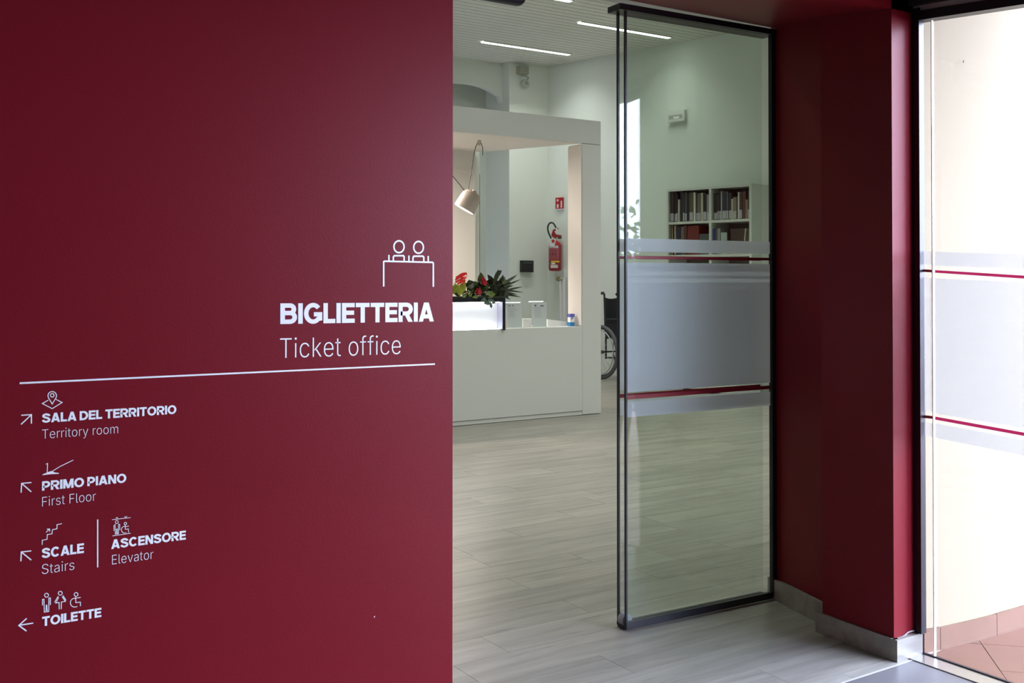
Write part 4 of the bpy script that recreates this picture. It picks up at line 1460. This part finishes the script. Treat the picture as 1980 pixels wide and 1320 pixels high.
def book(x0, x1, ytop, colour, zsh, label, dep=.24, lab=True, lean=0.0, name='book', grp='books in the bookcase', setback=.03):
    s0, s1 = sof(cu(x0)) + .001, sof(cu(x1)) - .001
    zt = bf(cu((x0 + x1) / 2), cv(ytop)).z
    w0 = setback + rb.uniform(0, .02)
    t = thing(name, label, 'book' if name == 'book' else name.split('_')[-1], bc((s0 + s1) / 2, w0, zsh), grp)
    m_ = mat('book_' + colour.replace(' ', '_'), CO[colour], .5)
    mb = MB()
    d = lean
    mb.hexa([bc(s0, w0, zsh + .001), bc(s1, w0, zsh + .001), bc(s1, w0 + dep, zsh + .001), bc(s0, w0 + dep, zsh + .001),
             bc(s0 + d, w0, zt), bc(s1 + d, w0, zt), bc(s1 + d, w0 + dep, zt), bc(s0 + d, w0 + dep, zt)])
    obj('cover', mb, m_, t)
    obj('pages', bbox(MB(), s0 + .002 + d, s1 - .002 + d, w0 + .006, w0 + dep - .004, zt - .002, zt + .0015), mat('book_pages', (.55, .52, .45), .8), t)
    if lab and (x1 - x0) > 15:
        h = .115
        obj('spine_label', bbox(MB(), s0 + .001, s1 - .001, w0 - .0015, w0 - .0003, zsh + .012, zsh + .012 + h * lab), mat('spine_label_paper', (.42, .43, .46), .6), t, 'pale shelf-mark label')
    return t


up1 = [(645, 667, 235, 'charcoal', 1), (668, 690, 245, 'dark brown', 1), (691, 712, 230, 'navy blue', .9), (713, 734, 255, 'black', 1), (735, 755, 318, 'cream', 0), (757, 790, 222, 'navy blue', 0), (791, 812, 245, 'charcoal', 1),
       (813, 834, 235, 'slate grey', .9), (835, 862, 250, 'black', 0), (863, 905, 240, 'olive', 1), (908, 930, 240, 'white', 0), (931, 948, 248, 'dark brown', .9), (949, 985, 252, 'grey-brown', .9), (986, 1010, 244, 'cream', 0),
       (1011, 1047, 250, 'black', 1), (1049, 1080, 262, 'grey', .9)]
up2 = [(1132, 1166, 250, 'black', .8), (1167, 1185, 262, 'charcoal', 1), (1186, 1209, 228, 'black', 1), (1210, 1224, 225, 'light grey', 0), (1225, 1268, 245, 'navy blue', 1), (1270, 1294, 232, 'slate grey', 1),
       (1295, 1324, 245, 'charcoal', 1), (1325, 1343, 310, 'cream', 0), (1344, 1385, 292, 'taupe', .9), (1386, 1399, 285, 'reddish brown', 0), (1400, 1418, 236, 'white', 0), (1419, 1450, 250, 'dark brown', 1),
       (1451, 1486, 232, 'reddish brown', 0), (1487, 1512, 318, 'tan', 0), (1513, 1532, 236, 'dark brown', 1), (1533, 1552, 228, 'charcoal', 1)]
lo1 = [(662, 680, 610, 'tan', 0), (681, 698, 618, 'black', 0), (699, 711, 612, 'cream', 0), (712, 735, 640, 'charcoal', 0), (736, 765, 630, 'navy blue', 0), (766, 799, 620, 'grey-brown', 0), (800, 833, 606, 'reddish brown', 0)]
lo2 = [(1112, 1144, 642, 'bright blue', 0), (1146, 1172, 648, 'slate grey', 0), (1173, 1205, 640, 'grey', 0), (1456, 1468, 640, 'cream', 0), (1476, 1500, 655, 'charcoal', 0), (1501, 1524, 652, 'olive', 0), (1532, 1550, 655, 'light grey', 0)]
for lst, zsh, where in ((up1, shz[0], 'from the far end, top shelf, far bay'), (up2, shz[0], 'from the divider, top shelf, near bay'),
                        (lo1, shz[1], 'from the far end, second shelf, far bay'), (lo2, shz[1], 'from the divider, second shelf, near bay')):
    for i, (x0, x1, yt_, cl, lb_) in enumerate(lst):
        wdt = 'thin ' if x1 - x0 < 20 else ('thick ' if x1 - x0 > 33 else '')
        book(x0, x1, yt_, cl, zsh, '%s%s book, %s %s' % (wdt, cl, ordn[i], where), lab=lb_, lean=(.03 if (lst is lo2 and 3 <= i <= 5) else 0))
book(836, 964, 612, 'red', shz[1], 'wide dark red box file on the second shelf of the far bay', dep=.28, lab=0, name='box_file', grp=None)
book(967, 1080, 700, 'slate grey', shz[1], 'low grey stack of folders beside the red box file', dep=.26, lab=0, name='folder_stack', grp=None)
book(1286, 1452, 642, 'dark brown', shz[1], 'wide dark brown box file on the second shelf of the near bay', dep=.28, lab=0, name='box_file', grp=None, setback=.08)
book(1211, 1280, 684, 'pale green', shz[1], 'pale green card standing on the second shelf of the near bay', dep=.01, lab=0, name='standing_card', grp=None)
# flat papers on the third shelf
for (s0, s1, h, cl) in ((sof(1291), sof(1366), .035, 'light grey'), (sof(1380), sof(1447), .03, 'grey')):
    tag(obj('folder_stack', bbox(MB(), s0, s1, .02, .3, shz[2] + .001, shz[2] + h), mat('folder_' + cl.replace(' ', '_'), (.6, .61, .62) if cl == 'light grey' else (.5, .52, .5), .6)),
        'flat %s folders lying on the third shelf, %s bay' % (cl, 'far' if cl == 'light grey' else 'near'), 'folders')

# low white cabinet glimpsed between the frosted bands -----------------
p0, p1 = atz(1317, 753), atz(1428, 769)
dd = (p1 - p0).normalized()
nn = V((-dd.y, dd.x, 0))
if nn.dot(rw_n) < 0:
    nn = -nn
cb = thing('low_cabinet', 'low white cabinet on a black plinth behind the frosted door', 'cabinet', p0.lerp(p1, .5))
ln_ = (p1 - p0).length
obj('body', MB().obox(p0 + V((0, 0, .03)), dd, nn, (0, 0, 1), ln_, .28, .72), M_bk, cb)
obj('plinth', MB().obox(p0 + dd * .02 + nn * .02, dd, nn, (0, 0, 1), ln_ - .04, .24, .029), M_black, cb)
obj('door', MB().obox(p0 + V((0, 0, .05)) - nn * .018 + dd * .01, dd, nn, (0, 0, 1), ln_ / 2 - .015, .017, .68), M_bk, cb)
obj('door', MB().obox(p0 + V((0, 0, .05)) - nn * .018 + dd * (ln_ / 2 + .005), dd, nn, (0, 0, 1), ln_ / 2 - .015, .017, .68), M_bk, cb)

# ================================================================== WHEELCHAIR (faces -Y, seen beside the kiosk post)
wcx, wcy = atz(1163, 733).x, atz(1163, 733).y
RW = 0.415
M_tyre = mat('grey_tyre', (.085, .09, .10), .7)
M_chr = mat('handrim_metal', (.55, .57, .60), .3, metal=.9)
M_fab = mat('black_nylon', (.012, .012, .018), .7)
M_frm = mat('black_frame_tube', (.02, .02, .024), .4)
wc = thing('wheelchair', 'folded-back black wheelchair with large grey wheel beside the kiosk post', 'wheelchair', (wcx + .3, wcy, 0))
wc['label'] = 'black wheelchair with grey tyres standing beside the kiosk post'
WD = 0.56


def circle_x(x, cy, cz, r, n=48): return [(x, cy + r * math.cos(2 * PI * i / n), cz + r * math.sin(2 * PI * i / n)) for i in range(n)]


for x, sgn in ((wcx, -1), (wcx + WD, 1)):
    w_ = obj('wheel', MB().tube(circle_x(x, wcy, RW, RW - .026), .026, 10, closed=True), M_tyre, wc, smooth=True)
    obj('rim', MB().tube(circle_x(x, wcy, RW, RW - .058), .011, 8, closed=True), M_frm, w_, smooth=True)
    sp = MB()
    for k in range(16):
        a = 2 * PI * k / 16
        sp.tube([(x + sgn * .02, wcy + .02 * math.cos(a + .6), RW + .02 * math.sin(a + .6)), (x, wcy + (RW - .06) * math.cos(a), RW + (RW - .06) * math.sin(a))], .0022, 4)
    obj('spoke', sp, M_chr, w_, kind='stuff')
    obj('hub', MB().cyl((x - .035, wcy, RW), (x + .035, wcy, RW), .028, n=14), M_frm, w_, smooth=True)
    obj('hand_rim', MB().tube(circle_x(x + sgn * .045, wcy, RW, RW - .075), .010, 8, closed=True), M_chr, w_, 'bright metal push rim', smooth=True)
xi0, xi1 = wcx + .15, wcx + WD - .05
hz_ = aty(1165, 567, wcy + .2).z
for x in (xi0, xi1):
    obj('side_frame', MB().tube([(x, wcy + .12, hz_ - .02), (x, wcy + .10, .95), (x, wcy + .08, .62), (x, wcy + .08, .30)], .015, 8)
        .tube([(x, wcy + .09, .62), (x, wcy - .42, .66), (x, wcy - .50, .60), (x, wcy - .56, .25)], .015, 8)
        .tube([(x, wcy + .08, .32), (x, wcy - .44, .34), (x, wcy - .46, .6)], .013, 8)
        .tube([(x, wcy + .09, .88), (x, wcy - .26, .88), (x, wcy - .30, .80), (x, wcy - .30, .66)], .013, 8), M_frm, wc, smooth=True)
    obj('push_handle', MB().tube([(x, wcy + .12, hz_ - .02), (x, wcy + .15, hz_ + .01), (x, wcy + .20, hz_), (x, wcy + .27, hz_ - .02)], [.018, .02, .022, .022], 10), M_fab, wc, smooth=True)
    obj('armrest', MB().box(x - .03, x + .03, wcy - .27, wcy + .06, .895, .925), M_fab, wc, bevel=.01)
    obj('side_guard', MB().box(x - .006, x + .006, wcy - .26, wcy + .07, .64, .86), M_fab, wc)
    cs = obj('caster', MB().tube(circle_x(x, wcy - .42, .10, .078, 24), .022, 8, closed=True), M_tyre, wc, smooth=True)
    obj('fork', MB().box(x - .028, x - .024, wcy - .44, wcy - .40, .09, .30).box(x + .024, x + .028, wcy - .44, wcy - .40, .09, .30).box(x - .028, x + .028, wcy - .44, wcy - .40, .28, .31), M_frm, cs)
    obj('footrest', MB().box(x - (.0 if x == xi0 else .17), x + (.17 if x == xi0 else .0), wcy - .72, wcy - .56, .13, .15), M_frm, wc)
obj('seat', MB().box(xi0, xi1, wcy - .42, wcy + .06, .64, .68), M_fab, wc, bevel=.01)
bkp = MB()
zb0 = .70
zt0 = aty(1175, 574, wcy + .1).z
n = 8
fr, bk_ = [], []
for i in range(n + 1):
    f = i / n
    x = xi0 + (xi1 - xi0) * f
    sag = .05 * math.sin(PI * f)
    fr.append([V((x, wcy + .10 + sag, zb0)), V((x, wcy + .12 + sag, zt0 - .03 * math.sin(PI * f)))])
for a, b_ in zip(fr, fr[1:]):
    bkp.hexa([a[0], b_[0], b_[0] + V((0, .02, 0)), a[0] + V((0, .02, 0)), a[1], b_[1], b_[1] + V((0, .02, 0)), a[1] + V((0, .02, 0))])
obj('backrest', bkp, M_fab, wc)
obj('cross_brace', MB().tube([(xi0, wcy - .15, .32), (xi1, wcy - .15, .64)], .013, 8).tube([(xi1, wcy - .13, .32), (xi0, wcy - .13, .64)], .013, 8), M_frm, wc)
obj('axle_bar', MB().tube([(wcx, wcy, RW), (wcx + WD, wcy, RW)], .012, 8), M_frm, wc)

# ================================================================== CEILING LIGHTS
LE = mat('tube_light', (1, 1, 1), .5, emit=((0.97, 1.0, 0.95), 9.0))
M_fr = mat('lamp_frame', (.5, .5, .46), .5)


def clight(p0, p1, label, grp=None, w=.085, power=38):
    c = (p0 + p1) / 2
    t = thing('ceiling_light', label, 'ceiling light', (c.x, c.y, ZC - .012), grp)
    l = (p1 - p0).length
    d = obj('diffuser', MB().box(c.x - l / 2, c.x + l / 2, c.y - w / 2, c.y + w / 2, ZC - .012, ZC - .002), LE, t, 'glowing white strip')
    obj('frame', MB().box(c.x - l / 2 - .012, c.x + l / 2 + .012, c.y - w / 2 - .012, c.y - w / 2, ZC - .014, ZC - .0005)
        .box(c.x - l / 2 - .012, c.x + l / 2 + .012, c.y + w / 2, c.y + w / 2 + .012, ZC - .014, ZC - .0005), M_fr, t)
    area('tube_glow', (c.x, c.y, ZC - .02), (0, 0, 0), l, w, power, (0.97, 1.0, 0.94), spread=115)


lv1 = (atz(931, 81, ZC), atz(1103.5, 104, ZC))
lv2 = (atz(1117, 44, ZC), atz(1298.5, 71, ZC))
lab_ = ['slim glowing ceiling strip light nearer the far pier', 'slim glowing ceiling strip light crossing above the glass leaf edge', 'ceiling strip light just cut by the header above the doorway']
clight(*lv1, lab_[0], power=24)
clight(*lv2, lab_[1], power=12)
e3 = atz(1104, 1.5, ZC)
clight(e3 - V((1.6, 0, 0)), e3, lab_[2], power=15)
for i, (x, y_) in enumerate(((5.0, 12.4), (5.6, 7.6), (8.7, 7.4), (3.0, 10.2), (3.0, 6.0), (6.6, 5.2))):  # unseen lamps without fixtures, added only to light the hall
    pass
    area('tube_glow', (x, y_, ZC - .03), (0, 0, 0), 1.6, .09, (26, 15, 44, 24, 46, 52)[i], (0.97, 1.0, 0.94), spread=115)
